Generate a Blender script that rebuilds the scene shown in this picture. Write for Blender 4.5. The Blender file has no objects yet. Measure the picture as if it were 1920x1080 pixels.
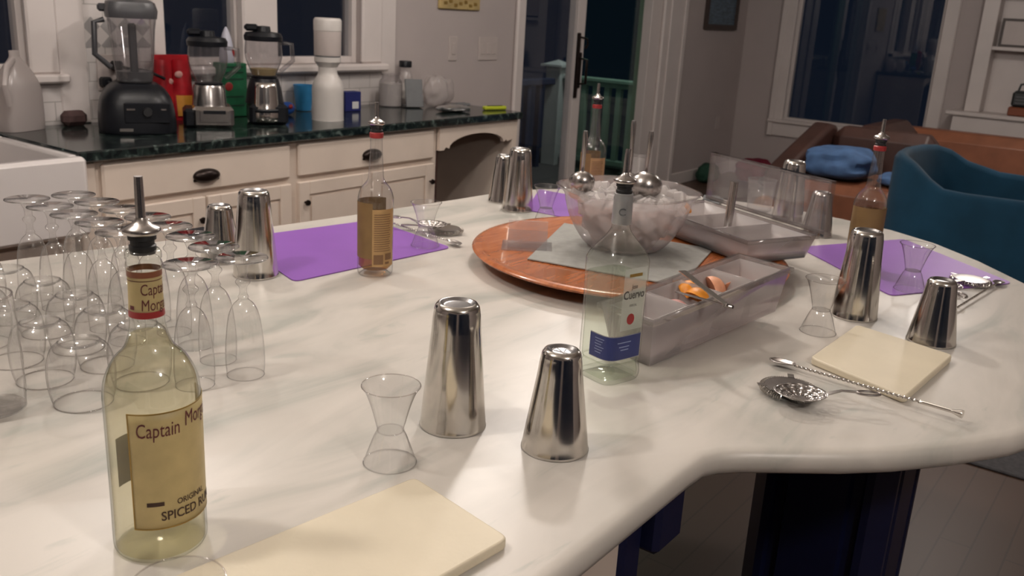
import bpy, math, random
from math import sin, cos, pi, radians as R, sqrt, atan2
from mathutils import Vector, Matrix
random.seed(7)
S = bpy.context.scene
COL = S.collection

# ------------------------------------------------------------ camera
F_PX, PITCH, ROLL, YAW = 1720.0, R(16.9), R(-3.25), R(35.8)
TZ = 0.915                     # island and counter height
CZ = TZ + 0.555                # eye height
def _cam_axes():
    r0 = Vector((1, 0, 0)); fw = Vector((0, cos(PITCH), -sin(PITCH))); d0 = Vector((0, -sin(PITCH), -cos(PITCH)))
    r = cos(ROLL)*r0 + sin(ROLL)*d0; d = -sin(ROLL)*r0 + cos(ROLL)*d0
    u = Vector((sin(YAW), cos(YAW), 0)); v = Vector((-cos(YAW), sin(YAW), 0)); w = Vector((0, 0, 1))
    return [Vector((a.dot(u), a.dot(v), a.dot(w))) for a in (r, d, fw)]
AX_R, AX_D, AX_F = _cam_axes()
cam = bpy.data.cameras.new('camera'); camo = bpy.data.objects.new('camera', cam); COL.objects.link(camo)
cam.sensor_width = 36; cam.lens = 36*F_PX/1920; cam.clip_start = 0.02; cam.clip_end = 200
m3 = Matrix((AX_R, -AX_D, -AX_F)).transposed()
camo.matrix_world = Matrix.Translation((0, 0, CZ)) @ m3.to_4x4()
cam.dof.use_dof = True; cam.dof.focus_distance = 1.25; cam.dof.aperture_fstop = 11
S.camera = camo
def P(px, py, z=TZ):            # the point at height z seen at photo pixel (px, py)
    d = AX_F + AX_R*((px-960)/F_PX) + AX_D*((py-540)/F_PX)
    k = (z-CZ)/d.z
    return Vector((d.x*k, d.y*k, z))

# ------------------------------------------------------------ world and light
S.view_settings.view_transform = 'Standard'; S.view_settings.look = 'None'
S.view_settings.gamma = 1; S.view_settings.exposure = 0.0; S.view_settings.use_curve_mapping = False
W = bpy.data.worlds.new('night'); S.world = W; W.use_nodes = True
W.node_tree.nodes['Background'].inputs[0].default_value = (0.006, 0.0095, 0.018, 1)
W.node_tree.nodes['Background'].inputs[1].default_value = 0.75
def lamp(name, loc, power, radius, color=(1, .925, .87)):
    l = bpy.data.lights.new(name, 'POINT'); l.shadow_soft_size = radius; l.energy = power; l.color = color
    o = bpy.data.objects.new(name, l); COL.objects.link(o); o.location = loc; return o
lamp('ceiling_lamp_island_far', (2.35, 1.5, 2.42), 37, .06)
lamp('ceiling_lamp_island_near', (0.1, 1.35, 2.42), 33, .06)
lamp('ceiling_lamp_sink', (1.35, 2.3, 2.42), 24, .07)
lamp('ceiling_lamp_counter', (3.5, 2.2, 2.42), 24, .07)
lamp('fill_light_behind', (0.4, -1.2, 2.40), 46, .10)  # added fill light behind the eye, brightens cabinet fronts and walls
lamp('ceiling_lamp_living', (6.0, 0.9, 2.40), 34, .10)
lamp('deck_fill_light', (7.4, 4.3, 2.3), 34, .1, (.85, 1, .93))  # added light with no known fixture, brightens the deck railing
S.cycles.transparent_max_bounces = 48
S.cycles.max_bounces = 14; S.cycles.transmission_bounces = 12; S.cycles.glossy_bounces = 6
S.cycles.caustics_reflective = False; S.cycles.caustics_refractive = False
S.cycles.sample_clamp_indirect = 4

# ------------------------------------------------------------ materials
def lin(c): return tuple(((x/255)/12.92 if x/255 <= .04045 else ((x/255+.055)/1.055)**2.4) for x in c)
def nodes(name):
    m = bpy.data.materials.new(name); m.use_nodes = True; nt = m.node_tree
    for n in list(nt.nodes):
        if n.type != 'OUTPUT_MATERIAL': nt.nodes.remove(n)
    out = [n for n in nt.nodes if n.type == 'OUTPUT_MATERIAL'][0]
    return m, nt, out
def N(nt, t, **kw):
    n = nt.nodes.new(t)
    for k, v in kw.items():
        if k in n.inputs.keys(): n.inputs[k].default_value = v
        else: setattr(n, k, v)
    return n
def coords(nt, scale=(1, 1, 1), rot=(0, 0, 0), world=False):
    mp = N(nt, 'ShaderNodeMapping'); mp.inputs['Scale'].default_value = scale; mp.inputs['Rotation'].default_value = rot
    if world:
        g = N(nt, 'ShaderNodeNewGeometry'); nt.links.new(g.outputs['Position'], mp.inputs[0])
    else:
        tc = N(nt, 'ShaderNodeTexCoord'); nt.links.new(tc.outputs['Object'], mp.inputs[0])
    return mp.outputs[0]
def ramp(nt, fac, stops):
    r = N(nt, 'ShaderNodeValToRGB'); e = r.color_ramp.elements
    while len(e) < len(stops): e.new(.5)
    for i, (p, c) in enumerate(stops): e[i].position = p; e[i].color = tuple(c)+(1,) if len(c) == 3 else c
    nt.links.new(fac, r.inputs[0]); return r.outputs[0]
def pm(name, c, rough=.5, metal=0, var=.06, vs=30, bump=0, bs=200, coat=0, sheen=0, trans=0, world=False, spec=.5, scale=(1, 1, 1)):
    """principled material whose colour wanders a little with a noise texture"""
    m, nt, out = nodes(name)
    b = N(nt, 'ShaderNodeBsdfPrincipled'); nt.links.new(b.outputs[0], out.inputs[0])
    b.inputs['Roughness'].default_value = rough; b.inputs['Metallic'].default_value = metal
    b.inputs['Coat Weight'].default_value = coat; b.inputs['Sheen Weight'].default_value = sheen
    b.inputs['Transmission Weight'].default_value = trans; b.inputs['Specular IOR Level'].default_value = spec
    co = coords(nt, scale, world=world)
    nz = N(nt, 'ShaderNodeTexNoise', Scale=vs, Detail=4.0); nt.links.new(co, nz.inputs['Vector'])
    lo = [x*(1-var) for x in c]; hi = [min(1, x*(1+var)) for x in c]
    nt.links.new(ramp(nt, nz.outputs[0], [(.3, lo), (.7, hi)]), b.inputs['Base Color'])
    if bump:
        n2 = N(nt, 'ShaderNodeTexNoise', Scale=bs, Detail=3.0); nt.links.new(co, n2.inputs['Vector'])
        bp = N(nt, 'ShaderNodeBump', Strength=bump, Distance=.002); nt.links.new(n2.outputs[0], bp.inputs['Height'])
        nt.links.new(bp.outputs[0], b.inputs['Normal'])
    return m
def clear(name, tint=(1, 1, 1), edge=(.55, .55, .55), gloss=1.0, rough=.02, epow=.35, haze=0, hazec=(.8, .8, .8)):
    """thin clear wall: tinted see-through that darkens at grazing angles, plus a mirror layer"""
    m, nt, out = nodes(name)
    lw = N(nt, 'ShaderNodeLayerWeight', Blend=.5)
    cr = ramp(nt, lw.outputs['Facing'], [(.62, tint), (1.0, tuple(t*e for t, e in zip(tint, edge)))])
    tr = N(nt, 'ShaderNodeBsdfTransparent'); nt.links.new(cr, tr.inputs[0])
    gl = N(nt, 'ShaderNodeBsdfGlossy', Roughness=rough)
    pw = N(nt, 'ShaderNodeMath', operation='POWER'); pw.inputs[1].default_value = 4.0; nt.links.new(lw.outputs['Facing'], pw.inputs[0])
    mu = N(nt, 'ShaderNodeMath', operation='MULTIPLY_ADD'); mu.inputs[1].default_value = .55*gloss; mu.inputs[2].default_value = .05*gloss; mu.use_clamp = True
    nt.links.new(pw.outputs[0], mu.inputs[0])
    last = tr.outputs[0]
    if haze:
        df = N(nt, 'ShaderNodeBsdfTranslucent'); df.inputs[0].default_value = hazec+(1,)
        d2 = N(nt, 'ShaderNodeBsdfDiffuse'); d2.inputs[0].default_value = hazec+(1,)
        mm = N(nt, 'ShaderNodeMixShader'); mm.inputs[0].default_value = .5
        nt.links.new(df.outputs[0], mm.inputs[1]); nt.links.new(d2.outputs[0], mm.inputs[2])
        m2 = N(nt, 'ShaderNodeMixShader'); m2.inputs[0].default_value = haze
        nt.links.new(last, m2.inputs[1]); nt.links.new(mm.outputs[0], m2.inputs[2]); last = m2.outputs[0]
    mx = N(nt, 'ShaderNodeMixShader')
    nt.links.new(mu.outputs[0], mx.inputs[0]); nt.links.new(last, mx.inputs[1]); nt.links.new(gl.outputs[0], mx.inputs[2])
    nt.links.new(mx.outputs[0], out.inputs[0])
    return m
def marble():
    m, nt, out = nodes('white_marble')
    b = N(nt, 'ShaderNodeBsdfPrincipled', Roughness=.36); nt.links.new(b.outputs[0], out.inputs[0])
    co = coords(nt, (1.5, 5.0, 3), (0, 0, R(28)), world=True)
    n1 = N(nt, 'ShaderNodeTexNoise', Scale=1.7, Detail=7.0, Distortion=.9); nt.links.new(co, n1.inputs['Vector'])
    c1 = ramp(nt, n1.outputs[0], [(.30, (.41, .41, .37)), (.46, (.57, .535, .485)), (.62, (.64, .595, .54))])
    n2 = N(nt, 'ShaderNodeTexNoise', Scale=3.2, Detail=5.0, Distortion=1.4); nt.links.new(co, n2.inputs['Vector'])
    f2 = ramp(nt, n2.outputs[0], [(.62, (0, 0, 0)), (.74, (.5, .5, .5))])
    mx = N(nt, 'ShaderNodeMix', data_type='RGBA'); nt.links.new(f2, mx.inputs[0])
    nt.links.new(c1, mx.inputs[6]); mx.inputs[7].default_value = (.36, .39, .35, 1)
    nt.links.new(mx.outputs[2], b.inputs['Base Color'])
    return m
def granite():
    m, nt, out = nodes('dark_green_granite')
    b = N(nt, 'ShaderNodeBsdfPrincipled', Roughness=.12); nt.links.new(b.outputs[0], out.inputs[0])
    co = coords(nt, world=True)
    n1 = N(nt, 'ShaderNodeTexNoise', Scale=28.0, Detail=6.0, Distortion=.6); nt.links.new(co, n1.inputs['Vector'])
    nt.links.new(ramp(nt, n1.outputs[0], [(.40, (.006, .009, .010)), (.58, (.018, .028, .026)), (.70, (.10, .13, .12))]), b.inputs['Base Color'])
    return m
def wood(name, a, c, scale=(1, 12, 12), rough=.3, coat=.3, ws=3.0, rot=(0, 0, 0)):
    m, nt, out = nodes(name)
    b = N(nt, 'ShaderNodeBsdfPrincipled', Roughness=rough); b.inputs['Coat Weight'].default_value = coat
    nt.links.new(b.outputs[0], out.inputs[0])
    co = coords(nt, scale, rot, world=True)
    n1 = N(nt, 'ShaderNodeTexNoise', Scale=ws, Detail=6.0, Distortion=.5); nt.links.new(co, n1.inputs['Vector'])
    nt.links.new(ramp(nt, n1.outputs[0], [(.35, a), (.65, c)]), b.inputs['Base Color'])
    return m
def planks():
    m, nt, out = nodes('floor_boards')
    b = N(nt, 'ShaderNodeBsdfPrincipled', Roughness=.42); nt.links.new(b.outputs[0], out.inputs[0])
    co = coords(nt, (1, 1, 1), world=True)
    br = N(nt, 'ShaderNodeTexBrick', Scale=1.0, Mortar=None) if False else N(nt, 'ShaderNodeTexBrick')
    br.inputs['Scale'].default_value = 1; br.inputs['Brick Width'].default_value = 1.4; br.inputs['Row Height'].default_value = .09
    br.inputs['Mortar Size'].default_value = .003
    br.inputs['Color1'].default_value = (.092, .054, .038, 1); br.inputs['Color2'].default_value = (.084, .049, .034, 1)
    br.inputs['Mortar'].default_value = (.058, .034, .024, 1)
    nt.links.new(co, br.inputs['Vector'])
    nt.links.new(br.outputs[0], b.inputs['Base Color'])
    return m
def tiles():
    m, nt, out = nodes('backsplash_tile')
    b = N(nt, 'ShaderNodeBsdfPrincipled', Roughness=.25); nt.links.new(b.outputs[0], out.inputs[0])
    g = N(nt, 'ShaderNodeNewGeometry'); sp = N(nt, 'ShaderNodeSeparateXYZ'); nt.links.new(g.outputs['Position'], sp.inputs[0])
    cb = N(nt, 'ShaderNodeCombineXYZ'); nt.links.new(sp.outputs[0], cb.inputs[0]); nt.links.new(sp.outputs[2], cb.inputs[1])
    br = N(nt, 'ShaderNodeTexBrick'); br.inputs['Scale'].default_value = 1
    br.inputs['Brick Width'].default_value = .155; br.inputs['Row Height'].default_value = .0775; br.inputs['Mortar Size'].default_value = .0025
    br.inputs['Color1'].default_value = (.66, .61, .59, 1); br.inputs['Color2'].default_value = (.60, .56, .54, 1)
    br.inputs['Mortar'].default_value = (.42, .39, .37, 1)
    nt.links.new(cb.outputs[0], br.inputs['Vector']); nt.links.new(br.outputs[0], b.inputs['Base Color'])
    return m
def deco_tiles():
    m, nt, out = nodes('patterned_tile')
    b = N(nt, 'ShaderNodeBsdfPrincipled', Roughness=.3); nt.links.new(b.outputs[0], out.inputs[0])
    co = coords(nt, (1, 1, 1), (R(90), 0, R(45)), world=True)
    g = N(nt, 'ShaderNodeNewGeometry'); sp = N(nt, 'ShaderNodeSeparateXYZ'); nt.links.new(g.outputs['Position'], sp.inputs[0])
    a = N(nt, 'ShaderNodeMath', operation='ADD'); s = N(nt, 'ShaderNodeMath', operation='SUBTRACT')
    for q in (a, s): nt.links.new(sp.outputs[0], q.inputs[0]); nt.links.new(sp.outputs[2], q.inputs[1])
    cb = N(nt, 'ShaderNodeCombineXYZ'); nt.links.new(a.outputs[0], cb.inputs[0]); nt.links.new(s.outputs[0], cb.inputs[1]); cb.inputs[2].default_value = .01
    ck = N(nt, 'ShaderNodeTexChecker'); ck.inputs['Scale'].default_value = 13
    ck.inputs[1].default_value = (.56, .52, .50, 1); ck.inputs[2].default_value = (.30, .285, .28, 1)
    nt.links.new(cb.outputs[0], ck.inputs[0]); nt.links.new(ck.outputs[0], b.inputs['Base Color'])
    return m
M = dict(
 marble=marble(), granite=granite(), floor=planks(), tile=tiles(), deco=deco_tiles(),
 wall=pm('warm_grey_paint', (.46, .405, .39), .75, var=.03, vs=3, world=True),
 trim=pm('white_trim_paint', (.66, .60, .575), .45, var=.03, vs=5, world=True),
 ceil=pm('ceiling_paint', (.72, .68, .62), .8, var=.02, vs=3, world=True),
 cream=pm('cream_cabinet_paint', (.74, .63, .54), .42, var=.04, vs=6, world=True),
 navy=pm('navy_lacquer', (.006, .009, .042), .42, var=.1),
 bronze=pm('dark_bronze', (.022, .014, .012), .32, .7),
 steel=pm('polished_steel', (.66, .63, .59), .13, 1, var=.04, vs=60),
 steel2=pm('satin_steel', (.48, .45, .43), .25, 1, var=.08, vs=90),
 steelbase=pm('darkened_steel_end', (.30, .29, .29), .28, 1, var=.12, vs=140),  # colour darkened to stand in for the reflection of a dark ceiling
 black=pm('black_plastic', (.004, .005, .008), .38, var=.2, spec=.35),
 blackr=pm('black_rubber', (.012, .012, .013), .5, var=.2),
 darklid=pm('smoked_lid', (.05, .05, .055), .35),
 purple=pm('purple_plastic_mat', (.235, .085, .40), .45, var=.03, vs=12),
 board=pm('cream_cutting_board', (.70, .62, .47), .5, var=.05, vs=9, bump=.15, bs=160),
 susan=wood('orange_stained_wood', (.36, .095, .022), (.50, .15, .04), (3, 26, 10), .25, .5),
 clothg=pm('grey_cloth', (.30, .30, .28), .85, var=.08, vs=60, bump=.3, bs=500),
 glass=clear('clear_glass', (.972, .970, .968), (.42, .40, .39), 1.7, haze=.025, hazec=(.8, .78, .76)),
 rimglass=clear('thick_rim_glass', (.86, .84, .83), (.65, .63, .62), 2.4),
 glassb=clear('bottle_glass', (.955, .965, .945), (.40, .43, .38), 1.4),
 plastic=clear('clear_plastic', (.96, .955, .96), (.60, .56, .58), 1.4, .06, haze=.12, hazec=(.8, .75, .75)),
 trayp=clear('tray_plastic', (.93, .91, .92), (.7, .66, .68), 1.0, .1, haze=.30, hazec=(.85, .79, .78)),
 frost=clear('frosted_plastic', (.90, .88, .88), (.7, .66, .68), 1.0, .2, haze=.60, hazec=(.82, .76, .74)),
 frost2=clear('milky_plastic', (.85, .82, .80), (.8, .76, .75), .9, .25, haze=.82, hazec=(.72, .66, .64)),
 ice=clear('ice', (.93, .92, .92), (.70, .68, .68), 1.3, .10, haze=.55, hazec=(.92, .88, .86)),
 jar=clear('blender_jar', (.80, .79, .80), (.45, .44, .45), 1.3, .04, haze=.12, hazec=(.5, .48, .48)),
 rum=clear('pale_rum', (.93, .905, .80), (.72, .69, .58), .25, .05, haze=.10, hazec=(.72, .66, .50)),
 tequila=clear('clear_tequila', (.93, .955, .91), (.55, .60, .53), .4, .05, haze=.08, hazec=(.7, .74, .68)),
 amber=clear('amber_spirit', (.74, .50, .21), (.75, .6, .4), .25, .05, haze=.10, hazec=(.5, .33, .14)),
 pane=clear('window_pane', (.93, .94, .95), (.9, .9, .9), 1.0, .01),
 panet=clear('tinted_door_pane', (.62, .76, .68), (.9, .9, .9), 1.0, .01),
 paper=pm('cream_label_paper', (.52, .41, .19), .5, var=.10, vs=40),
 gold=pm('gold_border', (.34, .22, .06), .35, .6),
 maroon=pm('maroon_ink', (.12, .022, .025), .6), red=pm('red_band', (.33, .03, .03), .4),
 bluelab=pm('navy_label', (.022, .035, .15), .4, var=.1), ink=pm('dark_brown_ink', (.05, .022, .012), .6),
 white=pm('white_print', (.66, .66, .66), .6), greyprint=pm('grey_print', (.09, .085, .08), .6), pale=pm('pale_blue_print', (.26, .32, .50), .6),
 tan=pm('tan_label', (.42, .26, .11), .6, var=.08, vs=50), brownink=pm('brown_ink', (.19, .10, .045), .6),
 backlab=pm('grey_back_label', (.33, .31, .23), .7), silver=pm('silver_collar', (.38, .38, .38), .35, .5),
 porcelain=pm('white_porcelain', (.70, .655, .64), .18, var=.02, vs=5, coat=.5),
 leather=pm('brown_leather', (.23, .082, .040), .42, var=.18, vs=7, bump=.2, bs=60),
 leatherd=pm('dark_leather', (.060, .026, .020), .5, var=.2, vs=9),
 bluev=pm('blue_velvet', (.008, .045, .085), .85, var=.18, vs=5, sheen=.1, spec=.2),
 shirt=pm('blue_cloth', (.07, .15, .32), .8, var=.25, vs=14),
 greyf=pm('grey_throw', (.30, .27, .27), .85, var=.08, vs=30, bump=.3, bs=300),
 orange=pm('orange_fruit', (.85, .30, .015), .45, var=.15, vs=50), peach=pm('peach_fruit', (.75, .35, .20), .5, var=.15, vs=50),
 pinkf=pm('pink_fruit', (.62, .32, .29), .5, var=.12, vs=50),
 green=pm('green_carton', (.012, .13, .055), .5, var=.15), redbag=pm('red_bag', (.42, .012, .02), .35, var=.2, vs=20), yel=pm('yellow_print', (.62, .27, .03), .5),
 bluecup=pm('blue_cup', (.04, .25, .52), .4), bluebox=pm('deep_blue_box', (.014, .02, .13), .45), blue2=pm('blue_wrapper', (.015, .08, .36), .35),
 whitep=pm('white_plastic', (.58, .545, .515), .35, var=.02), tablet=pm('slate_grey_case', (.12, .125, .13), .45),
 foil=pm('crumpled_foil', (.5, .5, .5), .3, .9, var=.2), lime=pm('lime_plastic', (.42, .48, .03), .4), brown=pm('brown_sponge', (.075, .04, .038), .8, var=.2),
 art=pm('yellow_art', (.42, .31, .13), .7, var=.2, vs=14), artb=pm('blue_grey_art', (.10, .14, .18), .6, var=.35, vs=12, scale=(1, 1, 4)),
 frame=pm('dark_frame', (.05, .035, .03), .45), extw=pm('deck_rail_paint', (.55, .56, .55), .6, var=.04), deck=pm('deck_boards', (.10, .09, .09), .8, world=True),
 darkblue=pm('dark_blue_cover', (.02, .03, .075), .8, var=.2), rug=pm('dark_grey_rug', (.075, .073, .078), .95, var=.2, vs=60, world=True),
 bookd=pm('dark_case', (.03, .035, .036), .4), copper=pm('rust_case', (.22, .055, .018), .5), dkred=pm('crimson_cloth', (.20, .006, .03), .8), dkgreen=pm('dark_green_cloth', (.01, .05, .03), .8),
 plate=pm('switch_plate', (.50, .44, .415), .4, var=.02), cone=pm('white_packet', (.5, .5, .58), .5),
)

# ------------------------------------------------------------ geometry helpers
class MB:
    def __init__(s): s.v = []; s.f = []
    def add(s, vs, fs, mat=None):
        o = len(s.v)
        s.v += [tuple(mat @ Vector(v)) if mat else tuple(v) for v in vs]
        s.f += [tuple(i+o for i in f) for f in fs]; return s
    def box(s, c, d, rz=0, mat=None, bev=0):
        x, y, z = d[0]/2, d[1]/2, d[2]/2
        if bev and min(x, y, z) > bev:
            b = bev; pts = []
            for sx in (-1, 1):
                for sy in (-1, 1):
                    for sz in (-1, 1):
                        pts += [(sx*x, sy*(y-b), sz*(z-b)), (sx*(x-b), sy*y, sz*(z-b)), (sx*(x-b), sy*(y-b), sz*z)]
            import bmesh
            bm = bmesh.new()
            for p in pts: bm.verts.new(p)
            bmesh.ops.convex_hull(bm, input=bm.verts)
            bm.verts.index_update()
            vs = [v.co.copy() for v in bm.verts]; fs = [[v.index for v in f.verts] for f in bm.faces]; bm.free()
        else:
            vs = [(i*x, j*y, k*z) for i in (-1, 1) for j in (-1, 1) for k in (-1, 1)]
            fs = [(0, 1, 3, 2), (4, 6, 7, 5), (0, 4, 5, 1), (2, 3, 7, 6), (0, 2, 6, 4), (1, 5, 7, 3)]
        T = Matrix.Translation(c) @ Matrix.Rotation(rz, 4, 'Z')
        if mat: T = T @ mat
        return s.add(vs, fs, T)
    def bx(s, x0, x1, y0, y1, z0, z1, bev=0):
        return s.box(((x0+x1)/2, (y0+y1)/2, (z0+z1)/2), (x1-x0, y1-y0, z1-z0), bev=bev)
    def lathe(s, prof, n=48, c=(0, 0, 0), close=False, sec=None, mat=None):
        vs = []; fs = []
        for r, z in prof:
            for i in range(n):
                t = 2*pi*i/n; k = sec(t, z) if sec else 1
                vs.append((c[0]+r*k*cos(t), c[1]+r*k*sin(t), c[2]+z))
        m = len(prof)
        for j in range(m-1):
            for i in range(n):
                a = j*n+i; b = j*n+(i+1) % n; fs.append((a, b, b+n, a+n))
        if close:
            for i in range(n):
                a = (m-1)*n+i; b = (m-1)*n+(i+1) % n; fs.append((a, b, (i+1) % n, i))
        else:
            if prof[0][0] > 1e-5 and close is not None and prof[0][1] <= prof[-1][1]+9 and getattr(s, 'cap', True):
                pass
        return s.add(vs, fs, mat)
    def tube(s, path, r, n=10, caps=True, mat=None):
        path = [Vector(p) for p in path]; rs = r if isinstance(r, (list, tuple)) else [r]*len(path)
        vs = []; fs = []; up = None
        for i, p in enumerate(path):
            d = (path[min(i+1, len(path)-1)]-path[max(i-1, 0)])
            if d.length < 1e-9: d = Vector((0, 0, 1))
            d.normalize()
            if up is None: up = Vector((0, 0, 1)) if abs(d.z) < .9 else Vector((1, 0, 0))
            a = d.cross(up)
            if a.length < 1e-6: a = d.cross(Vector((1, 0, 0)))
            a.normalize(); b = d.cross(a).normalized(); up = -b if False else (a.cross(d)).normalized()
            for k in range(n):
                t = 2*pi*k/n; vs.append(p+a*cos(t)*rs[i]+b*sin(t)*rs[i])
        for j in range(len(path)-1):
            for k in range(n):
                q = j*n+k; w = j*n+(k+1) % n; fs.append((q, w, w+n, q+n))
        if caps:
            fs.append(tuple(range(n))[::-1]); fs.append(tuple((len(path)-1)*n+k for k in range(n)))
        return s.add(vs, fs, mat)
    def prism(s, pts, z0, z1, mat=None):
        n = len(pts); vs = [(x, y, z0) for x, y in pts]+[(x, y, z1) for x, y in pts]
        fs = [tuple(range(n))[::-1], tuple(range(n, 2*n))]+[(i, (i+1) % n, (i+1) % n+n, i+n) for i in range(n)]
        return s.add(vs, fs, mat)
    def ball(s, c, r, n=20, m=12, sc=(1, 1, 1), mat=None):
        vs = [(0, 0, -r*sc[2])]; fs = []
        for j in range(1, m):
            a = -pi/2+pi*j/m
            for i in range(n): t = 2*pi*i/n; vs.append((r*cos(a)*cos(t)*sc[0], r*cos(a)*sin(t)*sc[1], r*sin(a)*sc[2]))
        vs.append((0, 0, r*sc[2]))
        for i in range(n): fs.append((0, 1+(i+1) % n, 1+i))
        for j in range(m-2):
            for i in range(n): q = 1+j*n+i; w = 1+j*n+(i+1) % n; fs.append((q, w, w+n, q+n))
        k = 1+(m-2)*n
        for i in range(n): fs.append((k+i, k+(i+1) % n, len(vs)-1))
        T = Matrix.Translation(c)
        if mat: T = T @ mat
        return s.add(vs, fs, T)
def frame_ring(x0, x1, y0, y1, z0, z1, w):
    o = [(x0, y0), (x1, y0), (x1, y1), (x0, y1)]; i_ = [(x0+w, y0+w), (x1-w, y0+w), (x1-w, y1-w), (x0+w, y1-w)]
    vs = [(x, y, z) for z in (z0, z1) for q in (o, i_) for x, y in q]; fs = []
    for k in range(4):
        m = (k+1) % 4; fs += [(k, m, 8+m, 8+k), (4+m, 4+k, 12+k, 12+m), (8+k, 8+m, 12+m, 12+k), (m, k, 4+k, 4+m)]
    return MB().add(vs, fs)
def _turned(s, T):
    return MB().add(s.v, s.f, T)
MB.turned = _turned
def obj(name, mb, mat, parent=None, smooth=35, solid=0, bevel=0, sub=0):
    me = bpy.data.meshes.new(name); me.from_pydata(mb.v, [], mb.f); me.update()
    me.materials.append(M[mat] if isinstance(mat, str) else mat)
    o = bpy.data.objects.new(name, me); COL.objects.link(o)
    if smooth is not None:
        for p in me.polygons: p.use_smooth = True
        me.set_sharp_from_angle(angle=R(smooth))
    if parent: o.parent = parent
    if bevel:
        b = o.modifiers.new('bevel', 'BEVEL'); b.width = bevel; b.segments = 3; b.limit_method = 'ANGLE'
    if solid:
        b = o.modifiers.new('solid', 'SOLIDIFY'); b.thickness = solid; b.offset = 0
    if sub:
        b = o.modifiers.new('sub', 'SUBSURF'); b.levels = sub; b.render_levels = sub
    return o
def tag(o, label, cat, group=None, kind=None):
    o['label'] = label; o['category'] = cat
    if group: o['group'] = group
    if kind: o['kind'] = kind
    return o
def thing(name, label, cat, loc=(0, 0, 0), rz=0, group=None):
    o = bpy.data.objects.new(name, None); COL.objects.link(o); o.empty_display_size = .02
    o.location = loc; o.rotation_euler = (0, 0, rz); return tag(o, label, cat, group)
def struct(name, mb, mat, **kw):
    o = obj(name, mb, mat, **kw); o['kind'] = 'structure'; return o
def dup(root, loc, rz=0, label=None, group=None):
    def cp(o, par):
        c = o.copy(); COL.objects.link(c)
        if par: c.parent = par
        for ch in list(o.children): cp(ch, c)
        return c
    r = cp(root, None); r.location = loc; r.rotation_euler = (0, 0, rz)
    if label: r['label'] = label
    if group: r['group'] = group
    return r
def text_geo(txt, size, bold=0, shear=0, align='CENTER', spacing=1, xs=1):
    c = bpy.data.curves.new('text', 'FONT'); c.body = txt; c.size = size; c.offset = bold; c.shear = shear
    c.align_x = align; c.align_y = 'CENTER'; c.space_character = spacing
    c.resolution_u = 3
    o = bpy.data.objects.new('text', c); COL.objects.link(o); bpy.context.view_layer.update()
    me = o.evaluated_get(bpy.context.evaluated_depsgraph_get()).to_mesh()
    vs = [Vector((v.co.x*xs, v.co.y, 0)) for v in me.vertices]; fs = [tuple(p.vertices) for p in me.polygons]
    bpy.data.objects.remove(o); bpy.data.curves.remove(c)
    return vs, fs
def patch(rf, t0, t1, z0, z1, off, n=28, m=10):
    """a piece of label lying on a surface of radius rf(theta, z)"""
    b = MB(); vs = []; fs = []
    for j in range(m+1):
        z = z0+(z1-z0)*j/m
        for i in range(n+1):
            t = t0+(t1-t0)*i/n; r = rf(t, z)+off; vs.append((r*cos(t), r*sin(t), z))
    for j in range(m):
        for i in range(n): q = j*(n+1)+i; fs.append((q, q+1, q+n+2, q+n+1))
    return b.add(vs, fs)
def wrap_text(rf, txt, tc, zc, size, off, rbase, **kw):
    vs, fs = text_geo(txt, size, **kw); b = MB(); out = []
    for v in vs:
        t = tc+v.x/rbase; z = zc+v.y; r = rf(t, z)+off; out.append((r*cos(t), r*sin(t), z))
    return b.add(out, fs)
def smoothprof(pts, k=4):
    """Catmull-Rom through profile points"""
    out = []
    for i in range(len(pts)-1):
        p0 = pts[max(i-1, 0)]; p1 = pts[i]; p2 = pts[i+1]; p3 = pts[min(i+2, len(pts)-1)]
        for j in range(k):
            t = j/k
            out.append(tuple(.5*((2*b)+(-a+c)*t+(2*a-5*b+4*c-d)*t*t+(-a+3*b-3*c+d)*t**3) for a, b, c, d in zip(p0, p1, p2, p3)))
    out.append(tuple(pts[-1])); return [(max(r, 0.0), *rest) for r, *rest in out]
def face_az(x, y): return atan2(-y, -x)      # direction from a spot on the island back to the eye

# ------------------------------------------------------------ room
YB = 3.75; XR = 8.86; T = .14; ZC = 2.62
struct('floor', MB().bx(-2.6, XR, -2.6, YB, -.06, 0), 'floor')
struct('ceiling', MB().bx(-2.6, XR+T, -2.6, YB+T, ZC, ZC+.06), 'ceil')
wb = MB()
for x0, x1, z0, z1 in [(-2.6, .55, 0, ZC), (.55, 1.87, 0, 1.12), (.55, 1.87, 2.2, ZC), (1.87, 2.44, 0, ZC), (2.44, 3.66, 0, 1.14), (2.44, 3.66, 2.2, ZC),
                       (3.66, 5.13, 0, ZC), (5.13, 7.16, 2.15, ZC), (7.16, XR+T, 0, ZC)]:
    wb.bx(x0, x1, YB, YB+T, z0, z1)
struct('wall_back', wb, 'wall')
wr = MB()
for y0, y1, z0, z1 in [(-2.6, 1.93, 0, ZC), (1.93, 3.27, 0, .56), (1.93, 3.27, 2.25, ZC), (3.27, YB, 0, ZC)]: wr.bx(XR, XR+T, y0, y1, z0, z1)
struct('wall_right', wr, 'wall')
wl = MB()
for y0, y1, z0, z1 in [(-2.6, -2.2, 0, ZC), (-2.2, 1.3, 0, .15), (-2.2, 1.3, 2.3, ZC), (1.3, YB+T, 0, ZC)]: wl.bx(-2.6-T, -2.6, y0, y1, z0, z1)
struct('wall_left', wl, 'wall')
wf = MB()
for x0, x1, z0, z1 in [(-2.6, -2.2, 0, ZC), (-2.2, 1.6, 0, .15), (-2.2, 1.6, 2.3, ZC), (1.6, XR+T, 0, ZC)]: wf.bx(x0, x1, -2.6-T, -2.6, z0, z1)
struct('wall_front', wf, 'wall')
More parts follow.
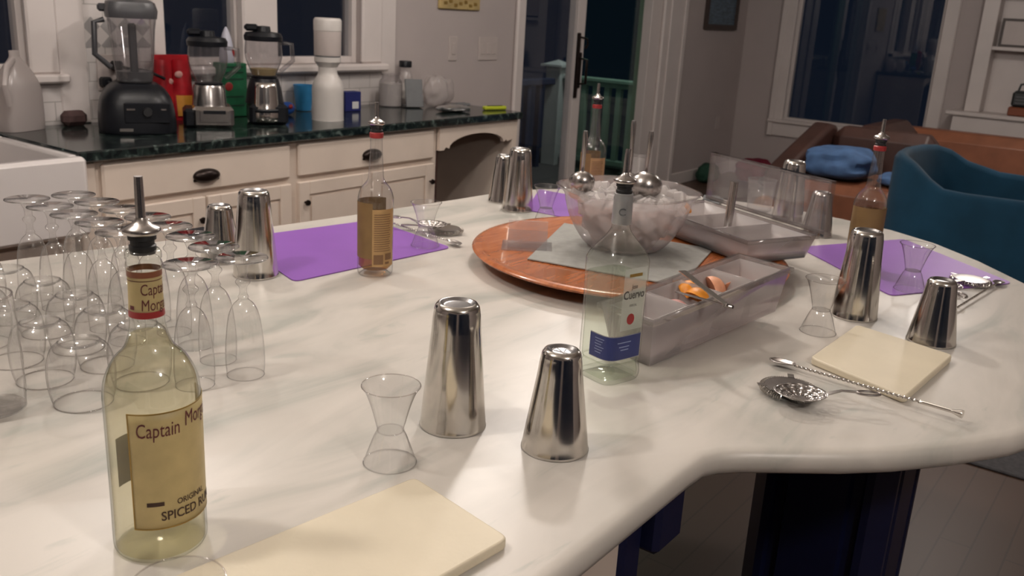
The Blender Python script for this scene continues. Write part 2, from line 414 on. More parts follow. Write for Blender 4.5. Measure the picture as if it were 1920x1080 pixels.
w4 = struct('window_4', frame_ring(-2.2, 1.6, .15, 2.3, -.02, .02, .05).turned(Matrix.Translation((0, -2.66, 0)) @ Matrix.Rotation(R(90), 4, 'X')), 'trim')  # unseen window, added so the steel tins mirror a dark stripe
obj('pane', MB().bx(-2.15, 1.55, -2.662, -2.658, .2, 2.25), 'pane', w4)
w5 = struct('window_5', frame_ring(-2.2, 1.3, .15, 2.3, -.02, .02, .05).turned(Matrix.Translation((-2.66, 0, 0)) @ Matrix.Rotation(R(90), 4, 'Z') @ Matrix.Rotation(R(90), 4, 'X')), 'trim')  # second unseen window, added as a dark reflection for the tins
obj('pane', MB().bx(-2.662, -2.658, -2.15, 1.25, .2, 2.25), 'pane', w5)
# window by the sink, double window over the counter
def window(n, x0, x1, z0, z1, mull=None):
    f = MB(); y0, y1 = YB+.03, YB+.09; w = .035
    f.bx(x0, x0+w, y0, y1, z0, z1); f.bx(x1-w, x1, y0, y1, z0, z1); f.bx(x0+w, x1-w, y0, y1, z0, z0+w); f.bx(x0+w, x1-w, y0, y1, z1-w, z1)
    if mull: f.bx(mull[0], mull[1], y0, y1, z0+w, z1-w)
    o = struct(f'window_{n}', f, 'trim', bevel=.004)
    g = obj('pane', MB().bx(x0+w, x1-w, YB+.058, YB+.062, z0+w, z1-w), 'pane', o)
    return o
window(1, .55, 1.87, 1.12, 2.2)
window(2, 2.44, 3.66, 1.14, 2.2, (2.86, 3.09))
tr = MB()
tr.bx(1.845, 1.965, YB-.03, YB, 1.12, 2.3, .008); tr.bx(.45, 1.845, YB-.03, YB, 2.2, 2.3, .008); tr.bx(.45, .56, YB-.03, YB, 1.12, 2.2, .008)
tr.bx(.45, 1.99, YB-.06, YB, 1.085, 1.12, .008)
struct('trim_1', tr, 'trim')
tr = MB()
tr.bx(2.385, 2.45, YB-.03, YB, 1.14, 2.3, .008); tr.bx(3.65, 3.80, YB-.03, YB, 1.14, 2.3, .01); tr.bx(3.80, 3.92, YB-.018, YB, .915, 2.3, .006); tr.bx(2.385, 3.80, YB-.03, YB, 2.2, 2.3, .008)
tr.bx(2.37, 3.82, YB-.07, YB, 1.10, 1.14, .01); tr.bx(2.87, 3.08, YB-.025, YB+.03, 1.14, 2.2, .01)
struct('trim_2', tr, 'trim')
struct('trim_3', MB().bx(1.965, 2.085, YB-.02, YB, .915, 2.62, .005), 'trim')
tl = MB(); tl.bx(2.085, 2.385, YB-.012, YB, .915, 1.222); tl.bx(2.085, 2.385, YB-.012, YB, 1.345, 2.62); tl.bx(2.385, 3.80, YB-.012, YB, .915, 1.10); tl.bx(1.2, 1.965, YB-.012, YB, .915, 1.085)
struct('trim_4', tl, 'tile')
struct('trim_5', MB().bx(2.085, 2.385, YB-.014, YB, 1.222, 1.345), 'deco')
# sliding door to the deck
d1 = MB()
for x0, x1, z0, z1, y0, y1 in [(5.13, 5.17, 0, 2.15, 0, .12), (6.93, 7.16, 0, 2.15, 0, .12), (5.17, 6.93, 2.08, 2.15, 0, .12), (5.17, 6.93, 0, .05, 0, .12),
                               (5.17, 5.2, .05, 2.08, .03, .07), (5.86, 5.965, .05, 2.08, .02, .10), (5.2, 5.86, .05, .16, .03, .07), (5.965, 6.93, .05, .16, .06, .10)]:
    d1.bx(x0, x1, YB+y0, YB+y1, z0, z1)
door = struct('door_1', d1, 'trim', bevel=.004)
obj('pane', MB().bx(5.2, 5.86, YB+.048, YB+.053, .16, 2.08), 'pane', door)
obj('pane', MB().bx(5.965, 6.93, YB+.078, YB+.083, .16, 2.08), 'panet', door)
h = MB(); h.bx(5.855, 5.885, YB-.004, YB+.02, .86, 1.33, .006)
h.tube([(5.90, YB+.02, 1.30), (5.915, YB-.035, 1.29), (5.93, YB-.035, 1.25), (5.905, YB-.03, 1.22)], .008)
h.tube([(5.90, YB+.02, 1.15), (5.91, YB-.05, 1.14), (5.91, YB-.05, .97), (5.90, YB+.02, .96)], .010)
h.bx(5.893, 5.93, YB+.005, YB+.022, .93, 1.19, .006)
ho = obj('door_handle', h, 'bronze', door)
tr = MB(); tr.bx(5.06, 5.15, YB-.03, YB, 0, 2.25, .01); tr.bx(7.10, 7.50, YB-.03, YB, 0, 2.25, .01); tr.bx(7.19, 7.24, YB-.045, YB-.03, 0, 2.2, .006); tr.bx(7.44, 7.50, YB-.045, YB-.03, 0, 2.2, .006); tr.bx(5.15, 7.10, YB-.03, YB, 2.13, 2.25, .01)
struct('trim_6', tr, 'trim')
# big window in the right wall
f = MB(); x0, x1 = XR+.03, XR+.09
f.bx(x0, x1, 1.93, 1.975, .56, 2.25); f.bx(x0, x1, 3.225, 3.27, .56, 2.25); f.bx(x0, x1, 1.975, 3.225, .56, .605); f.bx(x0, x1, 1.975, 3.225, 2.2, 2.25)
w3 = struct('window_3', f, 'trim', bevel=.004)
obj('pane', MB().bx(XR+.058, XR+.062, 1.975, 3.225, .605, 2.2), 'pane', w3)
tr = MB(); tr.bx(XR-.03, XR, 3.25, 3.37, .56, 2.35, .01); tr.bx(XR-.045, XR-.03, 3.33, 3.385, .42, 2.35, .006); tr.bx(XR-.03, XR, 1.83, 1.95, .56, 2.35, .01)
tr.bx(XR-.03, XR, 1.83, 3.37, .42, .56, .01); tr.bx(XR-.06, XR, 1.81, 3.39, .55, .585, .008); tr.bx(XR-.03, XR, 1.95, 3.25, 2.23, 2.35, .01)
struct('trim_7', tr, 'trim')
struct('baseboard_right', MB().bx(XR-.018, XR, 1.72, YB, 0, .11, .004), 'trim')
struct('baseboard_back', MB().bx(7.50, XR-.018, YB-.018, YB, 0, .11, .004), 'trim')
# built-in shelves beside the big window
bi = thing('built_in_shelves', 'white built-in wall shelves beside the big dark window', 'shelves', (XR-.001, 0, 0))
b = MB(); D = .30
b.bx(-D, 0, .2, 1.68, 0, .815, .004); obj('lower_cabinet', b, 'trim', bi)
obj('counter_shelf', MB().bx(-D-.03, 0, .2, 1.74, .815, .85, .008), 'trim', bi)
b = MB(); b.bx(-D+.1, 0, 1.50, 1.62, .85, 2.5, .004); b.bx(-D+.1, 0, .2, .26, .85, 2.5, .004); b.bx(-.012, 0, .26, 1.5, .85, 2.5)
obj('upright', b, 'trim', bi)
for z in (1.36, 1.80): obj('shelf', MB().bx(-D+.1, -.012, .26, 1.5, z, z+.03, .004), 'trim', bi)
fr = thing('photo_frame', 'dark framed picture leaning on the upper built-in shelf', 'frame', (XR-.12, 1.28, 1.392))
obj('mat_board', MB().bx(-.004, .004, -.17, .17, .015, .215), 'plate', fr)
b = MB(); b.bx(-.012, .012, -.19, .19, 0, .018); b.bx(-.012, .012, -.19, .19, .205, .225); b.bx(-.012, .012, -.19, -.17, .018, .205); b.bx(-.012, .012, .17, .19, .018, .205); obj('border', b, 'frame', fr)
sp = thing('tabletop_radio', 'small dark box-shaped radio with a rust base on the built-in counter', 'radio', (XR-.18, 1.10, .852))
b = MB(); b.bx(-.07, .07, -.17, .17, .07, .20, .02); obj('body', b, 'bookd', sp)
obj('base', MB().bx(-.08, .08, -.18, .18, 0, .07, .008), 'copper', sp)
b = MB()
for z in (.10, .125, .15): b.bx(-.074, -.069, -.13, .14, z, z+.008)
obj('grille', b, 'tablet', sp); obj('handle', MB().tube([(0, .14, .195), (0, .13, .25), (0, .05, .27), (0, -.05, .27), (0, -.13, .25), (0, -.14, .195)], .009), 'bookd', sp)
# wall pieces
def flat_on_back(name, x0, x1, z0, z1, mat, label, cat, d=.008, group=None):
    t = thing(name, label, cat, ((x0+x1)/2, YB, z0), 0, group); return t
t = flat_on_back('light_switch', 4.395, 4.475, 1.145, 1.30, 'plate', 'narrow light switch plate on the grey wall above the counter', 'switch')
obj('plate', MB().bx(-.04, .04, -.008, 0, 0, .145, .003), 'plate', t); obj('rocker', MB().bx(-.017, .017, -.013, -.008, .038, .107, .002), 'plate', t)
t = flat_on_back('light_switch', 4.68, 4.885, 1.145, 1.30, 'plate', 'wide multi-gang light switch plate beside the sliding door', 'switch')
obj('plate', MB().bx(-.095, .095, -.008, 0, 0, .145, .003), 'plate', t)
for i in (-1, 0, 1): obj('rocker', MB().bx(i*.055-.017, i*.055+.017, -.013, -.008, .038, .107, .002), 'plate', t)
t = thing('wall_art', 'small yellow picture hung high above the counter', 'picture', (4.475, YB, 1.448)); obj('canvas', MB().bx(-.19, .19, -.02, 0, 0, .3, .004), 'art', t)
b = MB()
for i in range(7): b.box((-.14+.047*i, -.0205, .035+.012*sin(i*2.1)), (.03, .002, .018))
obj('printed_shapes', b, 'gold', t)
t = thing('framed_picture', 'dark framed blue picture on the narrow wall right of the sliding door', 'picture', (8.245, YB, 1.39))
b = MB(); b.bx(-.34, .34, -.03, 0, 0, .045); b.bx(-.34, -.30, -.03, 0, .045, .62); b.bx(.30, .34, -.03, 0, .045, .62); b.bx(-.34, .34, -.03, 0, .62, .665); obj('border', b, 'frame', t)
obj('print', MB().bx(-.30, .30, -.012, 0, .045, .62), 'artb', t)
t = thing('wall_outlet', 'small outlet plate low on the narrow wall right of the sliding door', 'outlet', (8.45, YB, .46)); obj('plate', MB().bx(-.04, .04, -.008, 0, 0, .12, .003), 'plate', t)
t = thing('wall_outlet', 'white outlet plate on the tiles with three black plugs in it', 'outlet', (2.235, YB-.012, 1.045)); obj('plate', MB().bx(-.11, .09, -.007, 0, 0, .15, .003), 'plate', t)
def plug(x, z, ex, ez, label):
    t = thing('power_cord', label, 'cord', (x, YB-.021, z))
    obj('plug', MB().box((0, -.022, 0), (.045, .04, .04), bev=.008), 'black', t)
    p = [Vector((0, -.04, 0)), Vector((.03, -.07, -.01)), Vector(((ex-x)*.55, -.10, (ez-z)*.35)), Vector(((ex-x), -.12, ez-z))]
    q = [Vector(v) for v in smoothprof([tuple(a+Vector((9, 9, 9))) for a in p], 6)]
    obj('cable', MB().tube([a-Vector((9, 9, 9)) for a in q], .0065, 8), 'black', t)
plug(2.20, 1.150, 2.36, 1.10, 'black plug and cord, topmost in the tiled outlet')
plug(2.145, 1.085, 2.28, .99, 'black plug and cord, lower left in the tiled outlet')
plug(2.225, 1.085, 2.36, 1.03, 'black plug and cord, lower right in the tiled outlet')

# deck outside the door
struct('floor', MB().bx(4.0, 8.6, YB+T, 6.4, -.12, -.02), 'deck')
rl = thing('deck_railing', 'pale painted deck railing seen through the sliding door', 'railing', (7.78, 5.2, -.02))
obj('post', MB().bx(-.085, .085, -.085, .085, 0, .97, .004), 'extw', rl)
b = MB(); b.bx(-.125, .125, -.125, .125, .97, .99); b.add([(-.11, -.11, .99), (.11, -.11, .99), (.11, .11, .99), (-.11, .11, .99), (0, 0, 1.035)], [(0, 1, 4), (1, 2, 4), (2, 3, 4), (3, 0, 4)])
obj('post_cap', b, 'extw', rl, smooth=None)
b = MB(); b.bx(-.05, .05, -1.19, -.10, .86, .90, .008); b.bx(-.03, .03, -1.19, -.10, .82, .86); obj('top_rail', b, 'extw', rl)
obj('bottom_rail', MB().bx(-.03, .03, -1.19, -.10, .08, .13, .005), 'extw', rl)
for k in range(8): obj('baluster', MB().bx(-.026, .026, -.20-.131*k-.026, -.20-.131*k+.026, .13, .82), 'extw', rl)
obj('top_rail', MB().bx(-1.1, -.10, -.05, .05, .80, .86, .008), 'darkblue', rl)
for k in range(4): obj('baluster', MB().bx(-.30-.2*k-.026, -.30-.2*k+.026, -.026, .026, 0, .80), 'darkblue', rl)
t = thing('covered_grill', 'dark blue covered grill standing on the deck by the railing post', 'grill', (6.05, 5.45, -.02))
b = MB(); b.lathe(smoothprof([(.42, 0), (.44, .4), (.42, .75), (.34, .95), (.22, 1.12), (0.0, 1.2)], 4), 20, sec=lambda a, z: 1/((abs(cos(a))**4+abs(sin(a))**4)**.25)); obj('cover', b, 'darkblue', t)
obj('wheel', MB().tube([(-.35, -.38, .07), (-.35, -.42, .07)], .07, 20), 'black', t)

# ------------------------------------------------------------ back counter, cabinets, sink
ct = MB(); ct.bx(1.655, 4.28, 3.075, YB-.013, .875, .915, .006)
co_ = obj('countertop', ct, 'granite'); tag(co_, 'dark green granite worktop under the windows', 'countertop')
ct = MB(); ct.bx(-1.2, .72, 3.075, YB-.013, .875, .915, .006); ct.bx(.72, 1.655, 3.60, YB-.013, .875, .915, .004)
co_ = obj('countertop', ct, 'granite'); tag(co_, 'dark granite worktop strip behind and left of the white sink', 'countertop')
sk = thing('farmhouse_sink', 'white porcelain apron-front sink let into the counter', 'sink', (1.19, 3.29, .64))
b = MB(); X0, X1, Y0, Y1 = -.455, .455, -.30, .305
b.bx(X0, X1, Y0, Y0+.05, 0, .272, .012); b.bx(X0, X1, Y1-.04, Y1, 0, .272, .01); b.bx(X0, X0+.04, Y0+.05, Y1-.04, 0, .272, .01); b.bx(X1-.04, X1, Y0+.05, Y1-.04, 0, .272, .01); b.bx(X0+.04, X1-.04, Y0+.05, Y1-.04, 0, .05)
obj('basin', b, 'porcelain', sk, bevel=.004)
obj('sink_mat', MB().bx(-.34, .36, -.2, .2, .052, .075, .01), 'bronze', sk)
cb = thing('sink_cabinet', 'cream cabinet with framed doors below the white sink', 'cabinet', (1.19, 3.12, 0))
obj('body', MB().bx(-.465, .455, 0, .58, .09, .635), 'cream', cb)
def panel_door(x0, x1, z0, z1, y, par, name='door', knob=None):
    b = MB(); w = .06
    b.bx(x0, x1, y-.012, y, z0, z1, .003); b.bx(x0, x0+w, y-.022, y-.012, z0, z1, .003); b.bx(x1-w, x1, y-.022, y-.012, z0, z1, .003)
    b.bx(x0+w, x1-w, y-.022, y-.012, z0, z0+w, .003); b.bx(x0+w, x1-w, y-.022, y-.012, z1-w, z1, .003)
    b.bx(x0+w+.012, x1-w-.012, y-.018, y-.012, z0+w+.012, z1-w-.012, .003)
    d = obj(name, b, 'cream', par)
    if knob:
        k = MB(); k.lathe([(.0001, 0), (.005, 0), (.005, .012), (.014, .018), (.012, .026), (.0001, .028)], 16, mat=Matrix.Translation((knob[0], y-.022, knob[1])) @ Matrix.Rotation(R(90), 4, 'X'))
        obj('knob', k, 'bronze', d)
    return d
panel_door(-.455, -.01, .11, .60, 0, cb); panel_door(.01, .445, .11, .60, 0, cb)
def cup_pull(x, z, y, par):
    b = MB(); b.ball((x, y-.004, z), .05, 28, 14, (1.22, .55, .56))
    b.box((x, y-.002, z-.016), (.118, .004, .010), bev=.001)
    return obj('handle', MB().add(b.v, b.f), 'bronze', par, smooth=50)
cb = thing('base_cabinet', 'cream base cabinet with two wide drawers above panel doors', 'cabinet', (0, 3.12, 0))
b = MB(); b.bx(1.665, 3.585, 0, .60, .09, .87); b.bx(1.70, 3.56, .06, .60, 0, .09); obj('body', b, 'cream', cb)
obj('filler', MB().bx(1.667, 1.735, -.012, 0, .1, .868, .004), 'cream', cb)
for i, (x0, x1) in enumerate([(1.755, 2.615), (2.66, 3.55)]):
    d = obj('drawer', MB().bx(x0, x1, -.022, 0, .715, .86, .008), 'cream', cb); cup_pull((x0+x1)/2 if i == 0 else 3.10, .775, -.022, d)
panel_door(1.755, 2.18, .11, .690, 0, cb, knob=(2.15, .60)); panel_door(2.19, 2.615, .11, .690, 0, cb, knob=(2.22, .60))
panel_door(2.66, 3.10, .11, .690, 0, cb, knob=(2.69, .60)); panel_door(3.11, 3.55, .11, .690, 0, cb, knob=(3.52, .60))
dk = thing('desk_nook', 'cream arched open nook at the door end of the worktop', 'cabinet', (0, 3.12, 0))
obj('side_panel', MB().bx(4.215, 4.26, -.02, .60, 0, .872), 'cream', dk)
b = MB(); pts = [(3.59, .872), (4.215, .872), (4.215, .765), (4.17, .755), (4.16, .765)]
for i in range(13): t = pi*(i/12); pts.append((3.90+.235*cos(t), .755+.065*sin(t)))
pts += [(3.64, .765), (3.625, .75), (3.59, .75)]
b.prism(pts, 0, .022, mat=Matrix.Translation((0, 0, 0)) @ Matrix.Rotation(R(90), 4, 'X')); obj('arched_valance', b, 'cream', dk)
obj('back_panel', MB().bx(3.59, 4.215, .58, .60, 0, .872), 'cream', dk)
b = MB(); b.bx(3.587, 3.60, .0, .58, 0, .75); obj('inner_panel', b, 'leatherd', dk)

# ------------------------------------------------------------ island
OUT = [(-1.3, .43), (1.02, .43), (1.06, .428), (1.085, .415), (1.11, .392), (1.15, .346), (1.20, .288), (1.26, .232), (1.34, .172), (1.43, .115), (1.56, .062), (1.72, .025), (1.90, .01), (2.08, .04), (2.26, .12),
       (2.42, .235), (2.58, .37), (2.70, .50), (2.78, .64), (2.82, .80), (2.835, .95), (2.82, 1.10), (2.785, 1.24), (2.73, 1.37), (2.65, 1.50), (2.55, 1.61), (2.42, 1.69), (2.26, 1.735), (2.08, 1.75),
       (1.7, 1.79), (1.30, 1.845), (.9, 1.925), (.3, 2.03), (-1.3, 2.28)]
def offset_poly(pts, d):
    out = []; n = len(pts)
    for i in range(n):
        a = Vector(pts[i-1]+(0,)); b = Vector(pts[i]+(0,)); c = Vector(pts[(i+1) % n]+(0,))
        n1 = (b-a).normalized(); n2 = (c-b).normalized(); nn = Vector((n1.y+n2.y, -n1.x-n2.x, 0)); nn.normalize()
        k = 1/max(.5, nn.dot(Vector((n1.y, -n1.x, 0)))); q = b-nn*d*k; out.append((q.x, q.y))
    return out
b = MB(); n = len(OUT); rings = []
prof = [(.022, .875), (.010, .877), (.003, .882), (0, .892), (.001, .902), (.005, .9095), (.010, .9125), (.018, .9150)]
vs = []; fs = []
for d, z in prof: vs += [(x, y, z) for x, y in offset_poly(OUT, d)]
for j in range(len(prof)-1):
    for i in range(n): fs.append((j*n+i, j*n+(i+1) % n, (j+1)*n+(i+1) % n, (j+1)*n+i))
fs.append(tuple(range(n))[::-1]); fs.append(tuple((len(prof)-1)*n+i for i in range(n)))
b.add(vs, fs)
isl = thing('kitchen_island', 'large white marble kitchen island with a rounded end', 'island', (0, 0, 0))
obj('marble_top', b, 'marble', isl, smooth=40)
b = MB(); b.bx(-1.2, .985, .52, 1.80, .02, .8745); obj('cabinet_body', b, 'cream', isl)
b = MB(); b.bx(.60, .975, .50, .52, .1, .83, .004); obj('cabinet_door', b, 'cream', isl)
b = MB(); b.bx(.985, 1.045, .50, 1.7, 0, .8745, .01); obj('end_panel', b, 'navy', isl)
b = MB(); b.bx(1.045, 1.125, .478, .55, .742, .8745, .008); obj('corbel', b, 'navy', isl)
def column(cx, cy, a, z0, z1):
    pts = []
    for i in range(4):
        t = a+i*pi/2
        c = Vector((cx, cy, 0)); u = Vector((cos(t), sin(t), 0)); v = Vector((-sin(t), cos(t), 0)); h = .14
        for s in (-1, -.86, -.80, -.62, -.56, -.3, .3, .56, .62, .80, .86, 1):
            dep = .012 if abs(s) in (.80, .62) else 0
            pts.append(c+u*(h-dep)+v*(s*(h-.035)))
    return [(p.x, p.y) for p in pts], z0, z1
pts, z0, z1 = column(1.86, .455, 0, 0, .8745)
obj('support_column', MB().prism(pts, z0, z1), 'navy', isl, smooth=30)
tag(obj('area_rug', MB().bx(3.4, 8.2, -.6, 2.95, .0002, .012, .004), 'rug'), 'dark grey area rug on the floor beyond the island', 'rug')

# ------------------------------------------------------------ shaker tins
def tin(h, rt, rb, name='shaker_tin'):
    """upside-down tin: closed end up"""
    t = thing(name, 'x', 'shaker tin'); b = MB()
    pr = [(rb-.0012, .0), (rb, .0004), (rb+.0008, .002), (rb, .004)]
    for k in range(1, 9): u = k/9; pr.append((rb+(rt-rb)*u**1.02, .004+(h-.020-.004)*u))
    pr += [(rt, h-.016), (rt-.0006, h-.014), (rt-.001, h-.010), (rt-.002, h-.005), (rt-.005, h-.001), (rt-.008, h)]
    b.lathe(pr, 56); obj('body', b, 'steel', t, smooth=60)
    b = MB(); b.lathe([(rt-.008, h), (rt-.010, h-.0005), (rt-.0125, h-.0035), (rt-.016, h-.004), (.0001, h-.004)], 56); e = obj('end_cap', b, 'steelbase', t, smooth=60)
    return t, e
TG = 'upturned stainless shaker tins on the island'
tall, _ = tin(.178, .032, .0455); tall.location = P(849, 795)
tall['label'] = 'tall steel shaker tin upside down right of the nearest hourglass jigger'; tall['group'] = TG
short, cap = tin(.140, .0275, .0445)
short.location = P(1040, 838); short['label'] = 'shorter steel shaker tin nearest the marble edge, marked on its end'; short['group'] = TG
b = MB()
for i, (x0, y0, x1, y1) in enumerate([(-.012, -.006, .008, .008), (-.012, .006, .006, -.009), (-.012, 0, .012, 0), (.010, .009, .017, .002), (-.012, .006, -.004, .012), (-.006, -.012, .008, -.011)]):
    b.tube([(x0, y0, .1362), (x1, y1, .1362)], .0006, 5)
mk = obj('etched_mark', b, 'white', short); mk.rotation_euler = (0, 0, R(60))
for q, l, src in [((480, 515), 'tall steel shaker tin at the left corner of the left purple mat', tall), ((970, 393), 'tall steel shaker tin beside the far purple mat, in front of its twin', tall),
             ((955, 380), 'steel shaker tin half hidden behind the tall tin by the far purple mat', short), ((1475, 413), 'tall steel shaker tin behind the open clear lid at the far edge', tall),
             ((1600, 592), 'tall steel shaker tin standing in front of the right amber bottle', tall)]:
    loc = P(*q)
    if q == (955, 380): loc = P(950, 382)+Vector((.02, .03, 0))
    dup(src, loc, random.random()*6, l, TG)
mid, _ = tin(.122, .0275, .0435)
mid.location = P(1745, 640); mid['label'] = 'short steel shaker tin behind the right cream cutting board'; mid['group'] = TG
for q, l in [((415, 487), 'short dark-ended steel tin left of the tall tin by the stemmed glasses'), ((1530, 440), 'short steel shaker tin at the far end of the right purple mat')]:
    dup(mid, P(*q), 0, l, TG)

# ------------------------------------------------------------ clear jiggers
def jigger():
    t = thing('plastic_jigger', 'x', 'jigger'); b = MB()
    pr = smoothprof([(.0335, 0), (.0285, .015), (.0205, .037), (.0165, .0445), (.0175, .05), (.024, .075), (.031, .095), (.0365, .1045)], 3)
    b.lathe(pr, 40); b.lathe([(.0001, .0445), (.0165, .0445)], 40)
    obj('cups', b, 'glass', t, smooth=80)
    for r, z, mm in ((.0365, .1045, 'rimglass'), (.0335, .0008, 'glass'), (.0168, .0447, 'glass')):
        obj('rim', MB().lathe([(r+.0007*cos(a), z+.0007*sin(a)) for a in [k*pi/3 for k in range(6)]], 40, close=True), mm, t, smooth=80)
    return t
JG = 'clear hourglass jiggers on the island'
jg = jigger(); jg.location = P(731, 866)
jg['label'] = 'clear hourglass jigger just left of the tall front shaker tin'; jg['group'] = JG
for q, l in [((1533, 622), 'clear hourglass jigger in front of the tall tin at the right cutting board'), ((1705, 543), 'clear hourglass jigger standing on the right purple mat'),
             ((797, 460), 'clear hourglass jigger at the corner of the left purple mat'), ((1022, 420), 'clear hourglass jigger beside the far purple mat')]:
    z = TZ+.0045 if q[0] in (1705, 797) else TZ
    dup(jg, P(*q, z), 0, l, JG)
q = P(334, 1092, TZ+.1045); dup(jg, (q.x, q.y, TZ), 0, 'clear jigger in front of the spiced rum bottle, only its rim in view', JG)

# ------------------------------------------------------------ stemmed and stemless glasses, upside down
def flute():
    t = thing('stemmed_glass', 'x', 'glass'); b = MB()
    b.lathe(smoothprof([(.0275, 0), (.0290, .02), (.0285, .045), (.0262, .072), (.0225, .096), (.0160, .112), (.0085, .120), (.007, .124)], 4), 36); obj('bowl', b, 'glass', t, smooth=80)
    b = MB(); b.lathe(smoothprof([(.0085, .124), (.0055, .131), (.0060, .140), (.0105, .146), (.0105, .150), (.0065, .155), (.0075, .168), (.012, .178)], 3), 24); obj('stem', b, 'glass', t, smooth=80)
    b = MB(); b.lathe([(.012, .178), (.022, .1815), (.036, .1835), (.0372, .1845), (.036, .1857), (.0001, .1857)], 40); 
    b.lathe([(.0368+.0009*cos(a), .1845+.0009*sin(a)) for a in [k*pi/3 for k in range(6)]], 40, close=True); obj('foot', b, 'glass', t, smooth=80)
    b = MB(); b.lathe([(.0275+.0006*cos(a), .0006+.0006*sin(a)) for a in [k*pi/3 for k in range(6)]], 36, close=True); obj('rim', b, 'glass', t, smooth=80)
    return t
FG = 'upturned stemmed glasses behind the spiced rum bottle'
FL = [(454, 483, 'upturned stemmed glass in front of the tall tin by the left purple mat'), (400, 462, 'upturned stemmed glass in front of the short dark-ended tin'), (369, 494, 'upturned stemmed glass nearest the camera, right of the rum bottle neck'),
      (347, 440, 'upturned stemmed glass second from the back, right of the rum pourer'), (318, 425, 'upturned stemmed glass rearmost, just right of the rum pourer'),
      (250, 410, 'upturned stemmed glass directly behind the metal rum pourer tube'), (219, 394, 'upturned stemmed glass left of the rum pourer, middle of its row'), (187, 377, 'upturned stemmed glass in the back row, one in from the rear'),
      (158, 362, 'upturned stemmed glass rearmost of the left cluster'), (180, 417, 'upturned stemmed glass at the front of the left cluster'), (144, 400, 'upturned stemmed glass second from the front in the left cluster'),
      (108, 385, 'upturned stemmed glass third from the front in the left cluster'), (92, 371, 'upturned stemmed glass at the far left corner of the cluster'), (285, 441, 'upturned stemmed glass hidden mostly behind the rum bottle neck')]
fl0 = flute()
FP = [(.817, 1.080), (.825, 1.158), (.742, 1.100), (.838, 1.235), (.850, 1.312), (.862, 1.390), (.862, 1.468), (.862, 1.547), (.862, 1.626), (.784, 1.405), (.784, 1.483), (.784, 1.561), (.784, 1.640), (.774, 1.327)]
for i, ((px, py, l), q) in enumerate(zip(FL, FP)):
    if i == 0: fl0.location = (q[0], q[1], TZ); fl0['label'] = l; fl0['group'] = FG
    else: dup(fl0, (q[0], q[1], TZ), random.random()*6, l, FG)
def stemless():
    t = thing('stemless_glass', 'x', 'glass'); b = MB()
    b.lathe(smoothprof([(.038, 0), (.0425, .018), (.0445, .040), (.0430, .062), (.0375, .080), (.0290, .0885)], 4), 40); obj('bowl', b, 'glass', t, smooth=80)
    b = MB(); b.lathe([(.0290, .0885), (.0270, .0905), (.0245, .0885), (.020, .0850), (.0001, .0830)], 40)
    b.lathe([(.027+.0011*cos(a), .0902+.0011*sin(a)) for a in [k*pi/3 for k in range(6)]], 40, close=True); obj('base', b, 'glass', t, smooth=80)
    b = MB(); b.lathe([(.038+.0009*cos(a), .0009+.0009*sin(a)) for a in [k*pi/3 for k in range(6)]], 40, close=True); obj('rim', b, 'rimglass', t, smooth=80)
    return t
SG = 'upturned stemless glasses left of the spiced rum bottle'
SL = [(148, 640, 'round stemless glass nearest the camera, beside the spiced rum bottle shoulder'), (192, 581, 'round stemless glass touching the rum bottle neck from the left'), (75, 602, 'round stemless glass just right of the textured tumbler'),
      (150, 550, 'round stemless glass third back in the row next to the rum bottle'), (48, 565, 'round stemless glass above and right of the textured tumbler top'), (106, 517, 'round stemless glass fourth back, in front of the stemmed cluster'),
      (8, 533, 'round stemless glass cut by the left picture edge'), (54, 494, 'round stemless glass at the back, left of the stemmed cluster'), (22, 476, 'round stemless glass rearmost of all, by the left edge'), (236, 610, 'round stemless glass hidden behind the shoulder of the rum bottle')]
s0 = stemless()
SP = [(.603, 1.157), (.697, 1.257), (.606, 1.267), (.704, 1.352), (.612, 1.366), (.706, 1.453), (.612, 1.470), (.697, 1.556), (.690, 1.652), (.695, 1.163)]
for i, ((px, py, l), q) in enumerate(zip(SL, SP)):
    if i == 0: s0.location = (q[0], q[1], TZ); s0['label'] = l; s0['group'] = SG
    else: dup(s0, (q[0], q[1], TZ), 0, l, SG)
t = thing('textured_tumbler', 'tall textured clear glass tumbler cut by the left picture edge', 'tumbler', P(-18, 770))
b = MB(); b.lathe(smoothprof([(.0001, .004), (.040, .004), (.0445, .010), (.0455, .05), (.044, .11), (.0415, .155), (.0405, .163)], 5), 64, sec=lambda a, z: 1+.018*sin(9*a+z*160)*(.3 if z < .02 else 1)); obj('wall', b, 'glass', t, smooth=30)
b = MB(); b.lathe([(.0405+.0014*cos(a), .163+.0014*sin(a)) for a in [k*pi/3 for k in range(6)]], 48, close=True); b.lathe([(.0001, .0015), (.038, .0015), (.044, .006)], 48); obj('rim', b, 'rimglass', t, smooth=80)

# ------------------------------------------------------------ bottles
def pourer(par, z, lean=0, top=.075, dark=True):
    b = MB(); b.lathe([(.0001, z-.004), (.0115, z-.004), (.0125, z), (.0125, z+.004), (.0112, z+.005), (.0112, z+.009), (.0130, z+.010), (.0130, z+.013), (.0125, z+.015)], 28)
    p = obj('pour_spout', b, 'blackr', par)
    b = MB(); b.lathe([(.0125, z+.014), (.0170, z+.0165), (.0178, z+.019), (.0165, z+.0215), (.010, z+.0245), (.006, z+.028), (.0046, z+.031)], 28)
    b.tube([(0, 0, z+.026), (0, 0, z+.045), (lean*.4, 0, z+.06), (lean, 0, z+top+.008)], [.0048, .0044, .0042, .0040], 14); obj('metal_tube', b, 'steel2', p, smooth=60)
    return p
